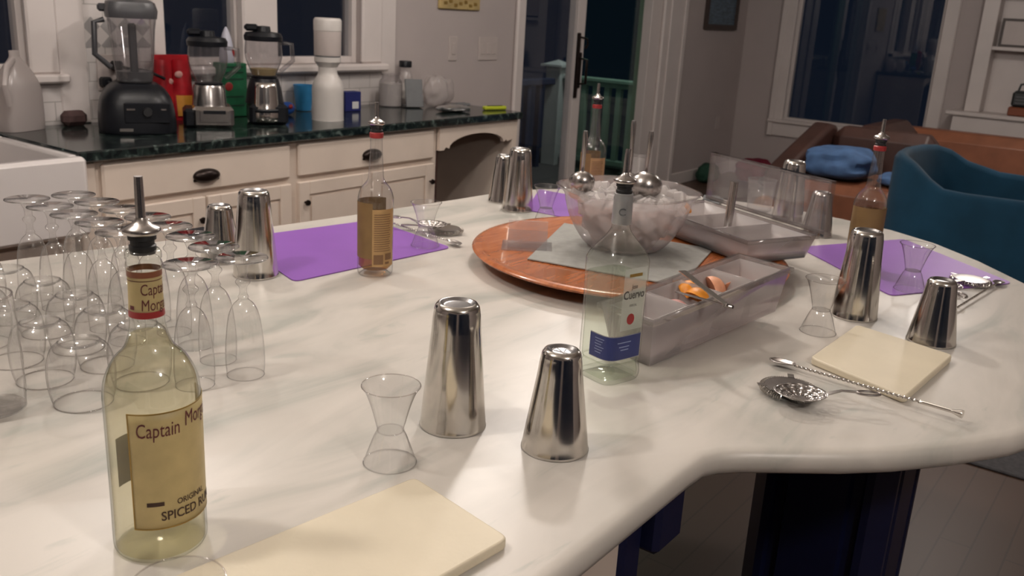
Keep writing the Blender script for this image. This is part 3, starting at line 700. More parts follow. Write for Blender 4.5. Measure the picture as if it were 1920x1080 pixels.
# spiced rum
loc = P(303, 1012); FA = face_az(loc.x, loc.y)
rum = thing('rum_bottle', 'clear bottle of pale spiced rum with a cream label, nearest the camera at left', 'bottle', loc)
RP = smoothprof([(.0425, .0), (.0455, .004), (.0465, .012), (.0462, .06), (.0465, .155), (.0463, .172), (.0435, .188), (.0350, .206), (.0235, .219), (.0178, .236), (.0160, .252), (.0152, .275), (.0150, .298)], 4)
def rprof(pr):
    def f(t, z):
        for (r0, z0), (r1, z1) in zip(pr, pr[1:]):
            if z0 <= z <= z1: return r0+(r1-r0)*(z-z0)/max(1e-6, z1-z0)
        return pr[-1][0]
    return f
rr = rprof(RP)
b = MB(); b.lathe([(.0001, .006), (.030, .003)]+RP, 64); obj('glass_body', b, 'glassb', rum, smooth=60)
b = MB(); b.lathe([(.0152, .296), (.0165, .298), (.0170, .301), (.0165, .305), (.0155, .307), (.0168, .309), (.0168, .314), (.0150, .317), (.0115, .317)], 40); obj('neck_finish', b, 'glassb', rum, smooth=60)
lq = [(r-.0022, z) for r, z in RP if .004 < z < .232]; b = MB(); b.lathe([(.0001, .009), (.034, .008)]+lq+[(.0001, lq[-1][1]+.0005)], 56); obj('liquid', b, 'rum', rum, smooth=60)
lab = obj('label', patch(rr, FA+R(-31), FA+R(118), .040, .166, .0006), 'paper', rum, solid=.0002)
b = MB()
for t0, t1, z0, z1 in [(-31, 118, .040, .0415), (-31, 118, .1645, .166), (-31, -29.2, .040, .166)]: b.add(*(lambda q: (q.v, q.f))(patch(rr, FA+R(t0), FA+R(t1), z0, z1, .0009, m=3)))
obj('border', b, 'gold', lab)
b = MB()
for tx, tc, z, sz, bd in [('Captain', 4, .1475, .0215, 0), ('Morgan', 62, .1530, .0225, 0)]:
    q = wrap_text(rr, tx, FA+R(tc), z, sz, .0012, .0465, bold=bd, shear=.08, xs=.62); b.add(q.v, q.f)
obj('lettering', b, 'maroon', lab, smooth=None)
b = MB()
for tx, tc, z, sz, bd in [('ORIGINAL', 42, .0670, .0088, .0001), ('SPICED RUM', 42, .0540, .0140, .0002)]:
    q = wrap_text(rr, tx, FA+R(tc), z, sz, .0012, .0465, bold=bd, xs=.85); b.add(q.v, q.f)
q = patch(rr, FA+R(-14), FA+R(6), .066, .0705, .0010, m=2); b.add(q.v, q.f)
obj('lettering', b, 'ink', lab, smooth=None)
nl = obj('neck_label', patch(rr, FA+R(-100), FA+R(110), .258, .298, .0006, m=12), 'paper', rum, solid=.0002)
b = MB()
for tx, z in [('Captain', .280), ('Morgan', .2645)]: q = wrap_text(rr, tx, FA+R(38), z, .0160, .0011, .0152, bold=0, shear=.08, xs=.60); b.add(q.v, q.f)
q = patch(rr, FA+R(-62), FA+R(-42), .260, .264, .0010, m=2); b.add(q.v, q.f)
q = patch(rr, FA+R(-90), FA+R(90), .2885, .2892, .0010, m=2); b.add(q.v, q.f)
obj('lettering', b, 'maroon', nl, smooth=None)
obj('red_band', patch(rr, FA+R(-100), FA+R(110), .2515, .258, .0008, m=4), 'red', rum)
obj('neck_band', patch(rr, FA+R(-180), FA+R(180), .292, .298, .0012, 48, m=3), 'leather', rum)
obj('back_label', patch(rr, FA+R(188), FA+R(238), .055, .110, -.0016), 'backlab', rum)
bk = MB(); q = patch(rr, FA+R(-80), FA+R(-42), .036, .046, .0006, m=2); 
pourer(rum, .317, 0, .062)
# silver tequila: square shouldered
loc = P(1139, 703); FA = face_az(loc.x, loc.y)
teq = thing('tequila_bottle', 'square clear bottle of silver tequila with navy band, between two bins and tin', 'bottle', loc)
TP = smoothprof([(.037, 0), (.040, .004), (.0415, .014), (.0390, .030), (.0390, .034), (.0405, .040), (.0405, .120), (.0415, .185), (.0405, .200), (.0330, .215), (.0225, .230), (.0150, .243), (.0142, .252)], 4)
def sq(t, z, a0=FA+R(45)):
    u = t-a0; w = 1.0 if z < .19 else max(0, 1-(z-.19)/.045)
    n_ = 2+2.6*w
    return (1-.02*w)/((abs(cos(u))**n_+abs(sin(u))**n_)**(1/n_))*(1 if w == 0 else 1-.0*w)
tr_ = rprof(TP); tf = lambda t, z: tr_(t, z)*sq(t, z)
b = MB(); b.lathe([(.0001, .006), (.028, .004)]+TP, 72, sec=sq); obj('glass_body', b, 'glassb', teq, smooth=50)
b = MB(); lq = [(r-.0035, z) for r, z in TP if .006 < z < .178]; b.lathe([(.0001, .012), (.030, .011)]+lq+[(.0001, lq[-1][1]+.0005)], 72, sec=sq); obj('liquid', b, 'tequila', teq, smooth=50)
bl = obj('blue_label', patch(tf, FA+R(-52), FA+R(78), .042, .082, .0007, 60), 'bluelab', teq)
b = MB()
for i in range(6): q = patch(tf, FA+R(-36+2*(i % 2)), FA+R(-12-3*(i % 3)), .074-.0045*i, .0752-.0045*i, .0011, 10, 1); b.add(q.v, q.f)
for t0, t1, z in [(14, 50, .070), (18, 46, .063), (22, 44, .058)]: q = patch(tf, FA+R(t0), FA+R(t1), z, z+.0016, .0011, 12, 1); b.add(q.v, q.f)
obj('fine_print', b, 'pale', bl)
b = MB()
for z in (.0422, .0808): q = patch(tf, FA+R(-52), FA+R(78), z, z+.001, .0010, 60, 1); b.add(q.v, q.f)
obj('silver_border', b, 'silver', bl)
fl = obj('front_label', patch(tf, FA+R(16), FA+R(78), .090, .190, .0006, 30, 8), clear('label_film', (.93, .93, .92), (.9, .9, .9), .6, .2, haze=.35, hazec=(.75, .75, .72)), teq)
b = MB(); 
for tx, tc, z, s_, bd in [('Jose', 46, .1600, .0100, .0002), ('Cuervo', 46, .1470, .0185, .0005), ('ESPECIAL', 46, .1300, .0052, .0001)]:
    q = wrap_text(tf, tx, FA+R(tc), z, s_, .0011, .0405, bold=bd, xs=.72); b.add(q.v, q.f)
obj('lettering', b, 'greyprint', fl, smooth=None)
def seal(tc, zc, r):
    vs = [(0, 0)]+[(r*cos(k*pi/10), r*1.15*sin(k*pi/10)) for k in range(20)]; out = []
    for x, z in vs: t = FA+R(tc)+x/.0405; rr_ = tf(t, zc+z)+.0013; out.append((rr_*cos(t), rr_*sin(t), zc+z))
    return MB().add(out, [(0, 1+k, 1+(k+1) % 20) for k in range(20)])
obj('red_seal', seal(42, .108, .0078), 'red', fl)
obj('arched_title', patch(tf, FA+R(28), FA+R(64), .176, .181, .0011, 14, 2), 'gold', fl)
b = MB(); b.lathe([(.0148, .250), (.0156, .252), (.0152, .272), (.0148, .285), (.0152, .290), (.0140, .293), (.0145, .297), (.0120, .298)], 36); cc = obj('metal_collar', b, 'silver', teq)
b = MB(); q = patch(lambda t, z: .0158, FA+R(-20), FA+R(20), .266, .280, .0002, 8, 3)
q = wrap_text(lambda t, z: .0156, 'C', FA, .270, .016, .0004, .0155, bold=.0003); b.add(q.v, q.f); obj('emblem', b, 'tablet', cc, smooth=None)
pourer(teq, .298, .002, .058)
# round tequila bottles with tan back labels
BP = smoothprof([(.033, 0), (.0365, .004), (.0375, .012), (.0372, .06), (.0375, .150), (.0365, .168), (.0310, .184), (.0215, .196), (.0165, .206), (.0150, .225), (.0128, .262), (.0122, .290)], 4)
br_ = rprof(BP)
def amber(px, py, label, level, labdeg, both=False, loc=None):
    loc = loc if loc is not None else P(px, py); FA = face_az(loc.x, loc.y)
    t = thing('liquor_bottle', label, 'bottle', loc)
    b = MB(); b.lathe([(.0001, .010), (.026, .006)]+BP, 56); obj('glass_body', b, 'glass', t, smooth=60)
    b = MB(); b.lathe([(.0124, .288), (.0140, .289), (.0143, .293), (.0143, .298), (.0125, .300)], 32); obj('red_ring', b, 'red', t)
    b = MB(); lq = [(r-.0028, z) for r, z in BP if .012 < z < level]; b.lathe([(.0001, .014), (.028, .0135)]+lq+[(.0001, lq[-1][1]+.0005)], 56); obj('liquid', b, 'amber', t, smooth=60)
    wrapf = obj('wrap_label', patch(br_, FA+R(-215+labdeg), FA+R(-9+labdeg), .040, .158, .0005), pm('amber_label_back', (.21, .125, .048), .6, var=.08, vs=30), t)
    lb = obj('back_label', patch(br_, FA+R(-10+labdeg), FA+R(70+labdeg), .024, .146, .0007), 'tan', t)
    b = MB()
    for i in range(17): q = patch(br_, FA+R(-4+labdeg), FA+R(52-4*(i % 3 == 2)+labdeg), .134-.0048*i, .1358-.0048*i, .0011, 12, 1); b.add(q.v, q.f)
    for x0, x1, z0, z1 in [(-5, 26, .029, .050), (32, 58, .038, .052), (32, 48, .029, .034)]: q = patch(br_, FA+R(x0+labdeg), FA+R(x1+labdeg), z0, z1, .0011, 8, 1); b.add(q.v, q.f)
    obj('fine_print', b, 'brownink', lb)
    pourer(t, .300, 0, .052); return t
amber(703, 512, 'amber tequila bottle with a tan back label on the left purple mat', .150, 0)
amber(0, 0, 'amber tequila bottle at the right, behind the tall tin on the purple mat', .158, 140, loc=Vector((2.215, .575, TZ)))
amber(0, 0, 'amber tequila bottle at the far edge, half hidden behind the ice bowl', .13, 0, loc=Vector((2.36, 1.43, TZ)))

# ------------------------------------------------------------ mats and boards
def slab(name, corners, z0, h, mat, rad, label, cat, bevel=.001):
    pts = []; n = len(corners)
    for i in range(n):
        p = Vector(corners[i]); a = Vector(corners[i-1]); c = Vector(corners[(i+1) % n])
        u = (a-p).normalized(); v = (c-p).normalized()
        for k in range(6):
            s = k/5; q = p+u*rad*(1-s)**2+v*rad*s**2; pts.append((q.x, q.y))
    ar = sum(pts[i-1][0]*pts[i][1]-pts[i][0]*pts[i-1][1] for i in range(len(pts)))
    if ar < 0: pts = pts[::-1]
    cx = sum(p[0] for p in pts)/len(pts); cy = sum(p[1] for p in pts)/len(pts)
    o = obj(name, MB().prism([(x-cx, y-cy) for x, y in pts], 0, h), mat, bevel=bevel); o.location = (cx, cy, z0); return tag(o, label, cat)
slab('plastic_mat', [(1.185, 1.40), (1.635, 1.365), (1.70, 1.69), (1.40, 1.745), (1.30, 1.75)][:5], TZ+.0005, .002, 'purple', .02, 'purple plastic mat at left under the amber bottle', 'mat', 0)
slab('plastic_mat', [(2.045, .455), (2.385, .268), (2.66, .585), (2.325, .765)], TZ+.0005, .002, 'purple', .02, 'purple plastic mat at the right edge behind the short tin', 'mat', 0)
slab('plastic_mat', [(2.13, 1.50), (2.14, 1.18), (2.43, 1.28), (2.42, 1.66)], TZ+.0005, .002, 'purple', .02, 'purple plastic mat at the far edge behind the ice bowl', 'mat', 0)
slab('cutting_board', [(.738, .660), (.708, .495), (.40, .52), (.43, .70)], TZ+.0005, .013, 'board', .012, 'cream plastic cutting board at the near front edge', 'cutting board', .003)
slab('cutting_board', [(1.70, .258), (1.435, .272), (1.50, .445), (1.745, .440)], TZ+.0005, .013, 'board', .012, 'cream plastic cutting board at the right behind the bar spoon', 'cutting board', .003)

# ------------------------------------------------------------ lazy susan and the ice bowl
SC = Vector((1.815, .985, TZ))
ls = thing('lazy_susan', 'round orange-stained wooden turntable under the ice bowl', 'turntable', SC)
b = MB(); b.lathe([(.0001, .022), (.30, .022), (.345, .026), (.357, .031), (.360, .035), (.357, .0385), (.350, .040), (.338, .0385), (.325, .0365), (.0001, .0365)], 96); obj('disc', b, 'susan', ls, smooth=40)
b = MB(); b.lathe([(.0001, .0), (.15, .0), (.155, .004), (.155, .018), (.14, .022), (.0001, .022)], 64); obj('base', b, 'leatherd', ls)
ZS = TZ+.0365
tw = MB(); pts = [(1.575, 1.115), (1.93, 1.25), (2.03, .93), (1.975, .83), (1.66, .765), (1.60, .95)]
def cloth_slab(pts, z, name, mat, label, cat, th=.006):
    cx = sum(p[0] for p in pts)/len(pts); cy = sum(p[1] for p in pts)/len(pts)
    o = obj(name, MB().prism([(x-cx, y-cy) for x, y in pts], 0, th), mat, bevel=.002); o.location = (cx, cy, z); return tag(o, label, cat)
cloth_slab([(1.575, 1.10), (1.64, .765), (1.98, .85), (1.93, 1.24)], ZS+.0003, 'grey_towel', 'clothg', 'flat grey towel on the wooden turntable under the ice bowl', 'towel', .004)
BC = Vector((1.825, 1.005, ZS+.0048))
bw = thing('ice_bowl', 'large clear plastic bowl with a flared rim on the turntable', 'bowl', BC)
octf = lambda t, z: 1+.03*cos(6*t+.6)*min(1, z/.1)
b = MB(); b.lathe(smoothprof([(.0001, .003), (.055, .003), (.085, .006), (.105, .025), (.128, .065), (.138, .100), (.142, .118), (.152, .130), (.160, .137)], 4), 72, sec=octf); obj('wall', b, 'trayp', bw, smooth=70)
b = MB(); b.lathe([(.160+.0022*cos(a), .137+.0022*sin(a)) for a in [k*pi/3 for k in range(6)]], 72, close=True, sec=octf); obj('rim', b, 'glass', bw, smooth=80)
b = MB(); rnd = random.Random(3)
for k in range(330):
    z = .016+.108*rnd.random()**.8; rm = (.062+.57*z if z < .1 else .122)*.97; a = rnd.random()*2*pi; rad = rm*sqrt(rnd.random()) if z > .095 else rm*(.55+.45*rnd.random())
    s = .009+.007*rnd.random()
    b.box((rad*cos(a), rad*sin(a), z), (s*2*.9, s*2*1.1, s*1.6), mat=Matrix.Rotation(rnd.random()*3, 4, (rnd.random(), rnd.random(), rnd.random()+.1)), bev=s*.3)
ice = obj('ice', b, 'ice'); ice.location = BC; tag(ice, 'crushed ice cubes filling the clear bowl', 'ice', kind='stuff')
def ladle(px, py, rad, ht, label, lean=(0, 0), z=1.10):
    q = P(px, py, z); t = thing('steel_scoop', label, 'scoop', q, face_az(q.x, q.y), 'steel scoops standing in the ice bowl')
    b = MB(); prf = [(.0001, -rad)]+[(rad*cos(a), rad*sin(a)) for a in [(-90+11.25*k)*pi/180 for k in range(1, 9)]]
    Rm = Matrix.Rotation(R(80), 4, 'Y')
    b.lathe(prf, 32, mat=Matrix.Rotation(R(-62), 4, 'Y')); o1 = obj('cup', b, 'steel2', t, solid=.0012, smooth=70)
    b = MB(); b.tube([(-.006, 0, rad*.8), (-.004, 0, rad+.01), (lean[0]*.5, lean[1]*.5, rad+ht*.5), (lean[0], lean[1], rad+ht-.01), (lean[0], lean[1], rad+ht)], [.004, .0042, .0048, .0062, .0048], 14); obj('handle', b, 'steel2', t)
ladle(1091, 340, .029, .085, 'steel scoop standing at the left side of the ice bowl', (0, 0), 1.105)
ladle(1209, 348, .039, .085, 'large steel scoop standing at the right front of the ice bowl', (0, .003), 1.10)
ladle(1180, 338, .022, .115, 'steel scoop behind the large one, with the tallest handle', (0, -.002), 1.105)

# ------------------------------------------------------------ garnish trays
def tray(c0, c1, wdt, z, h, name, label, ncup):
    a = Vector(c0); e = Vector(c1); d = (e-a); L = d.length; rz = atan2(d.y, d.x)
    t = thing(name, label, 'garnish tray', (a.x, a.y, z), rz)
    def ringbox(x0, x1, y0, y1, z0, z1, ti):
        pts0 = [(x0+ti, y0+ti), (x1-ti, y0+ti), (x1-ti, y1-ti), (x0+ti, y1-ti)]; pts1 = [(x0, y0), (x1, y0), (x1, y1), (x0, y1)]
        return [(x, y, z0) for x, y in pts0]+[(x, y, z1) for x, y in pts1], [(3, 2, 1, 0)]+[(i, (i+1) % 4, (i+1) % 4+4, i+4) for i in range(4)]
    b = MB(); v, f = ringbox(0, L, 0, wdt, 0, h, .014); b.add(v, f); obj('shell', b, 'trayp', t, solid=.002)
    obj('rim', frame_ring(-.006, L+.006, -.006, wdt+.006, h-.008, h, .009), 'rimglass', t)
    for k in range(ncup):
        w = (L-.02)/ncup; x0 = .010+k*w+.002; x1 = .010+(k+1)*w-.002
        b = MB(); v, f = ringbox(x0, x1, .010, wdt-.010, .006, h-.004, .012); b.add(v, f); obj('insert', b, 'frost', t, solid=.0015)
    return t, rz, L
tA, rzA, LA = tray((1.274, .630), (1.660, .552), .112, TZ+.001, .088, 'garnish_tray', 'clear garnish tray in front of the ice bowl, steel tongs on its rim', 4)
tB, rzB, LB = tray((2.075, .645), (2.245, 1.005), .205, TZ+.0413, .056, 'garnish_tray', 'clear garnish tray at the right of the ice bowl with its lid open', 3)
tA.rotation_euler = (0, -R(4.6), rzA)
# tray base foot (dark non-slip pad)
b = MB(); b.bx(.016, .10, .016, .104, -.0001, .010, .002); obj('pad', b, 'tablet', tA)
b = MB(); b.bx(.012, LB-.012, .012, .193, -.0001, .014, .002); obj('pad', b, 'tablet', tB)
# lid of the far tray standing open on its hinge
b = MB(); LX0, LX1, LY, LH = -.01, LB+.01, -.012, .13
ld = MB(); ld.box((LB/2, -.012, .058+.062), (LB+.02, .002, .122))
lo = obj('lid', ld, 'plastic', tB)
rf = frame_ring(-.01, LB+.01, .058, .182, -.008, .008, .006); obj('lid_rim', MB().add(rf.v, rf.f, Matrix.Translation((0, -.018, 0)) @ Matrix.Rotation(R(90), 4, 'X')), 'rimglass', lo)
lo.location = (0, 0, 0)
def wedge(name, mat, label, cat, loc, rz, s=1.0, tilt=0, group=None):
    b = MB(); n = 10; vs = [(-.028*s, 0, 0), (.028*s, 0, 0)]; fs = []
    rows = 9
    for j in range(rows):
        u = -1+2*j/(rows-1); w = sqrt(max(0, 1-u*u))
        for i in range(n+1):
            a = R(35+110*i/n); vs.append((u*.028*s, w*.026*s*cos(a), w*.026*s*sin(a)))
    for j in range(rows-1):
        for i in range(n): q = 2+j*(n+1)+i; fs.append((q, q+1, q+n+2, q+n+1))
    for j in range(rows-1):
        fs.append((2+j*(n+1), 2+(j+1)*(n+1), 1, 0)); fs.append((2+j*(n+1)+n, 0, 1, 2+(j+1)*(n+1)+n))
    b.add(vs, fs); o = obj(name, b, mat, smooth=50); o.location = loc; o.rotation_euler = (tilt, 0, rz); return tag(o, label, cat, group)
def in_tray(t, rz, x, y, z):
    c, s = cos(rz), sin(rz); return (t.location.x+x*c-y*s, t.location.y+x*s+y*c, t.location.z+z+x*.075*(1 if t is tA else 0))
G1 = 'orange wedges in the near garnish tray'; G2 = 'pink grapefruit wedges in the near garnish tray'
for k, (x, y, z, a) in enumerate([(.20, .085, .060, .3), (.185, .055, .058, 1.3), (.21, .035, .040, 2.2), (.26, .080, .055, .8), (.29, .045, .050, 2.0)]):
    wedge('orange_wedge', 'orange' if k < 3 else 'peach', 'orange fruit wedge piled in the middle of the near garnish tray', 'fruit', in_tray(tA, rzA, x, y, z), a, 1.0, .2*k, G1)
for k, (x, y, z, a) in enumerate([(.155, .05, .012, .2), (.15, .075, .040, 1.2), (.355, .05, .012, .3), (.39, .06, .015, 1.4), (.24, .04, .014, .1)]):
    wedge('grapefruit_wedge', 'pinkf' if k != 4 else 'peach', 'pink fruit wedge low in the near garnish tray', 'fruit', in_tray(tA, rzA, x, y, z), a, .95, 0, G2)
q = P(1290, 397, 1.02); wedge('orange_wedge', 'orange', 'single bright orange wedge right of the ice bowl in the far tray', 'fruit', in_tray(tB, rzB, .335, .13, .045), .9, 1.1, .5)
# tongs lying over the near tray
def strip(path, w, th, mat_up=(0, 0, 1)):
    b = MB(); vs = []; fs = []
    for i, p in enumerate(path):
        p = Vector(p); d = (Vector(path[min(i+1, len(path)-1)])-Vector(path[max(i-1, 0)])).normalized(); s_ = d.cross(Vector((0, 0, 1))).normalized(); u = s_.cross(d)
        ww = w[i] if isinstance(w, (list, tuple)) else w
        vs += [p-s_*ww/2-u*th/2, p+s_*ww/2-u*th/2, p+s_*ww/2+u*th/2, p-s_*ww/2+u*th/2]
    for i in range(len(path)-1):
        for k in range(4): fs.append((i*4+k, i*4+(k+1) % 4, i*4+4+(k+1) % 4, i*4+4+k))
    fs += [(3, 2, 1, 0), tuple(len(vs)-4+k for k in range(4))]; return b.add(vs, fs)
qb = P(1366, 574, 1.028); a1 = P(1279, 508, 1.040)-qb; a2 = P(1268, 547, 1.012)-qb
tg = thing('steel_tongs', 'open steel tongs lying across the rim of the near garnish tray', 'tongs', qb, 0)
obj('arm', strip([tuple(a1*u) for u in (.02, .3, .6, 1)], [.009, .012, .012, .014], .0016), 'steel', tg)
obj('arm', strip([tuple(a2*u) for u in (.05, .35, .7, 1)], [.007, .008, .008, .007], .0016), 'steel2', tg)
obj('bend', MB().tube([tuple(a1*.03), (.004, -.006, -.001), tuple(a2*.08)], .003), 'steel2', tg)
# muddler
q0 = P(1368, 452, ZS+.030); q1 = P(1382, 334, 1.0)
b = MB(); t = thing('steel_muddler', 'upright steel tube muddler in front of the far garnish tray', 'muddler', (2.035, .845, TZ+.050))
sc_b = P(1366, 455, ZS+.02)
obj('rod', MB().tube([(0, 0, .030), (.001, -.0005, .06), (.004, -.002, .145)], .0098, 24), 'steel2', t)
obj('foot', MB().lathe([(.0001, .0), (.0115, .0), (.0128, .004), (.0128, .022), (.0105, .030), (.0098, .034)], 24), 'steel', t)
# acrylic cup holder / scoop on the turntable at left
t = thing('clear_acrylic_holder', 'clear acrylic napkin holder on the left of the turntable', 'holder', (1.665, 1.165, ZS+.0006), R(-55))
b = MB(); b.box((0, 0, .002), (.115, .085, .004), bev=.001); obj('base', b, 'plastic', t)
obj('panel', MB().box((0, .02, .032), (.09, .003, .056), mat=Matrix.Rotation(R(16), 4, 'X')), 'plastic', t)
obj('panel', MB().box((0, -.02, .024), (.09, .003, .040), mat=Matrix.Rotation(R(-16), 4, 'X')), 'plastic', t)
t = thing('clear_plastic_cup', 'clear plastic cup at the far side behind the ice bowl', 'cup', P(1190, 352, TZ))
b = MB(); b.lathe([(.0001, .003), (.028, .003), (.030, .006), (.040, .105), (.0415, .107), (.040, .109)], 40); obj('wall', b, 'plastic', t, smooth=60)
obj('rim', MB().lathe([(.0405+.0012*cos(a), .108+.0012*sin(a)) for a in [k*pi/3 for k in range(6)]], 40, close=True), 'glass', t)
t = thing('clear_plastic_cup', 'clear plastic cup standing behind the open tray lid', 'cup', P(1422, 397, TZ))
b = MB(); b.lathe([(.0001, .003), (.030, .003), (.036, .006), (.043, .10)], 40); obj('wall', b, 'plastic', t, smooth=60)
obj('rim', MB().lathe([(.043+.0012*cos(a), .10+.0012*sin(a)) for a in [k*pi/3 for k in range(6)]], 40, close=True), 'glass', t)
t = thing('folded_napkin', 'small folded white napkin at the far edge of the island', 'napkin', P(1335, 378, TZ+.0003), .3)
b = MB(); b.box((0, 0, .004), (.09, .06, .007), bev=.002); b.box((.01, .005, .009), (.08, .05, .004), rz=.1, bev=.001); obj('cloth', b, 'tablet', t)

# ------------------------------------------------------------ bar spoons and strainers
def spoon(a, e, label, bowlrz=0, z0=0, z1=0, tip=True):
    a = Vector(a); e = Vector(e); d = e-a; L = d.length; rz = atan2(d.y, d.x)
    t = thing('bar_spoon', label, 'bar spoon', (a.x, a.y, TZ+.0005), rz)
    b = MB(); vs = []; fs = []; n = 14; m = 10
    for j in range(m+1):
        u = j/m; w = .0135*sqrt(max(0, 1-(2*u-1)**2))*(1.1-.35*u)
        for i in range(n+1): s_ = -1+2*i/n; vs.append((.048*u, s_*w, z0+.005-.0045*(1-s_*s_)*sqrt(max(0, 1-(2*u-1)**2))+.003*u+.003))
    for j in range(m):
        for i in range(n): q = j*(n+1)+i; fs.append((q, q+n+1, q+n+2, q+1))
    b.add(vs, fs); obj('bowl', b, 'steel2', t, solid=.001, smooth=60)
    zz = lambda x: z0+.008+(z1-z0)*(x-.045)/(L-.045)
    b = MB(); n = 120; vs = []; fs = []
    for j in range(n+1):
        x = .045+(L-.012-.045)*j/n; tw = x*2*pi/.016 if x < L-.06 else (L-.06)*2*pi/.016
        for k in range(6): a_ = 2*pi*k/6; rr_ = .0021*(1+.35*cos(2*(a_))); yy, z_ = rr_*cos(a_), rr_*sin(a_); vs.append((x, yy*cos(tw)-z_*sin(tw), zz(x)+yy*sin(tw)+z_*cos(tw)))
    for j in range(n):
        for k in range(6): fs.append((j*6+k, j*6+(k+1) % 6, j*6+6+(k+1) % 6, j*6+6+k))
    b.add(vs, fs); obj('twisted_handle', b, 'steel', t, smooth=50)
    if tip: obj('weighted_end', MB().lathe([(.0001, 0), (.0030, 0), (.0035, .004), (.0062, .013), (.0065, .016), (.0001, .016)], 20, mat=Matrix.Translation((L-.014, 0, zz(L))) @ Matrix.Rotation(R(90), 4, 'Y')), 'steel', t)
    return t
spoon((1.452, .498), (1.418, .188), 'twisted steel bar spoon lying across the right cutting board corner', z0=.002, z1=.008)
spoon((1.655, 1.352), (1.70, 1.66), 'steel bar spoon at the right end of the left purple mat')
spoon((2.36, .29), (1.93, .33), 'steel bar spoon behind the short tin at the right edge')
def strainers(loc, rz, l1, l2, hl=1.0):
    t = thing('hawthorne_strainer', l1, 'strainer', (loc[0], loc[1], TZ+.0005), rz)
    b = MB(); b.lathe([(.0001, .012), (.030, .012), (.037, .0125), (.0375, .013), (.030, .0135), (.0001, .0135)], 36); obj('plate', b, 'steel2', t)
    b = MB(); path = []
    for k in range(520): a = 2*pi*k/520*.92; q = 2*pi*k/7.5; path.append(((.041+.0048*cos(q))*cos(a), (.041+.0048*cos(q))*sin(a), .0075+.0048*sin(q)))
    b.tube(path, .00055, 4); obj('spring_coil', b, 'steel', t)
    obj('handle', strip([(.034, 0, .013), (.034+.026*hl, 0, .014), (.034+.066*hl, 0, .013), (.034+.081*hl, 0, .012)], [.014, .011, .015, .010], .0014), 'steel2', t)
    obj('tab', strip([(-.036, .012, .013), (-.048, .014, .014)], .010, .0012), 'steel2', t); obj('tab', strip([(0, -.036, .013), (0, -.05, .013)], .010, .0012), 'steel2', t)
    return t
def julep(loc, rz, label, zl):
    t = thing('julep_strainer', label, 'strainer', (loc[0], loc[1], TZ+zl), rz)
    b = MB(); vs = []; fs = []; n = 28; m = 9
    vs.append((0, 0, 0))
    for j in range(1, m+1):
        for i in range(n): a = 2*pi*i/n; r = j/m; vs.append((.040*r*cos(a), .034*r*sin(a), .012*r**2.2))
    for i in range(n): fs.append((0, 1+i, 1+(i+1) % n))
    for j in range(m-1):
        for i in range(n):
            if j in (2, 4, 6) and i % 2 == 0: continue
            q = 1+j*n+i; w = 1+j*n+(i+1) % n; fs.append((q, q+n, w+n, w))
    b.add(vs, fs); obj('perforated_bowl', b, 'steel2', t, solid=.0009, smooth=70)
    b = MB(); x0 = .038
    q = strip([(x0, 0, .011), (.06, 0, .018), (.085, 0, .018)], [.012, .007, .009], .0014); b.add(q.v, q.f)
    ring = [(.100+.017*cos(a), .0075*sin(a), .017) for a in [2*pi*k/24 for k in range(25)]]; b.tube(ring, .0022, 8); obj('handle', b, 'steel2', t); return t
hq = P(1480, 724, .928); strainers((hq.x, hq.y), R(215), 'coiled steel strainer left of the right cutting board, under a julep strainer', '', .25)
jq = P(1500, 741, .935); jt = P(1628, 751, .942)-P(1500, 741, .942); julep((jq.x, jq.y), atan2(jt.y, jt.x), 'perforated steel julep strainer lying on the coiled strainer at the right', .0145)
strainers((1.742, 1.475), R(120), 'coiled steel strainer behind the jigger at the left purple mat', '')
julep((1.705, 1.490), R(110), 'perforated julep strainer beside the left purple mat', .0165)
strainers((2.30, .345), R(160), 'coiled steel strainer on the right purple mat by the island edge', '')
julep((2.19, .375), R(-150), 'perforated julep strainer behind the short tin at the right', .003)

# ------------------------------------------------------------ things on the back counter
def at(px, py): return P(px, py, TZ)
# milk jug
t = thing('plastic_jug', 'translucent plastic milk jug at the left end of the counter', 'jug', (1.80, 3.668, TZ), R(20)); 
b = MB(); b.lathe(smoothprof([(.0001, .002), (.095, .002), (.112, .012), (.113, .12), (.105, .17), (.07, .225), (.035, .262), (.026, .275), (.026, .295)], 3), 40, sec=lambda a, z: 1 if z > .24 else .92/((abs(cos(a))**4+abs(sin(a))**4)**.25)*.98); obj('body', b, 'frost2', t, smooth=60); t.scale = (.90, .50, 1.02); t.location = (1.76, 3.668, TZ)
obj('handle', MB().tube([(-.03, -.03, .262), (-.11, -.11, .24), (-.15, -.15, .18), (-.12, -.12, .11)], .016, 12), 'frost2', t)
t = thing('sponge', 'small brown scrubbing sponge on the granite beside the jug', 'sponge', (1.985, 3.69, TZ+.0005)); b = MB(); b.box((0, 0, .03), (.10, .06, .06), bev=.018); obj('block', b, 'brown', t)
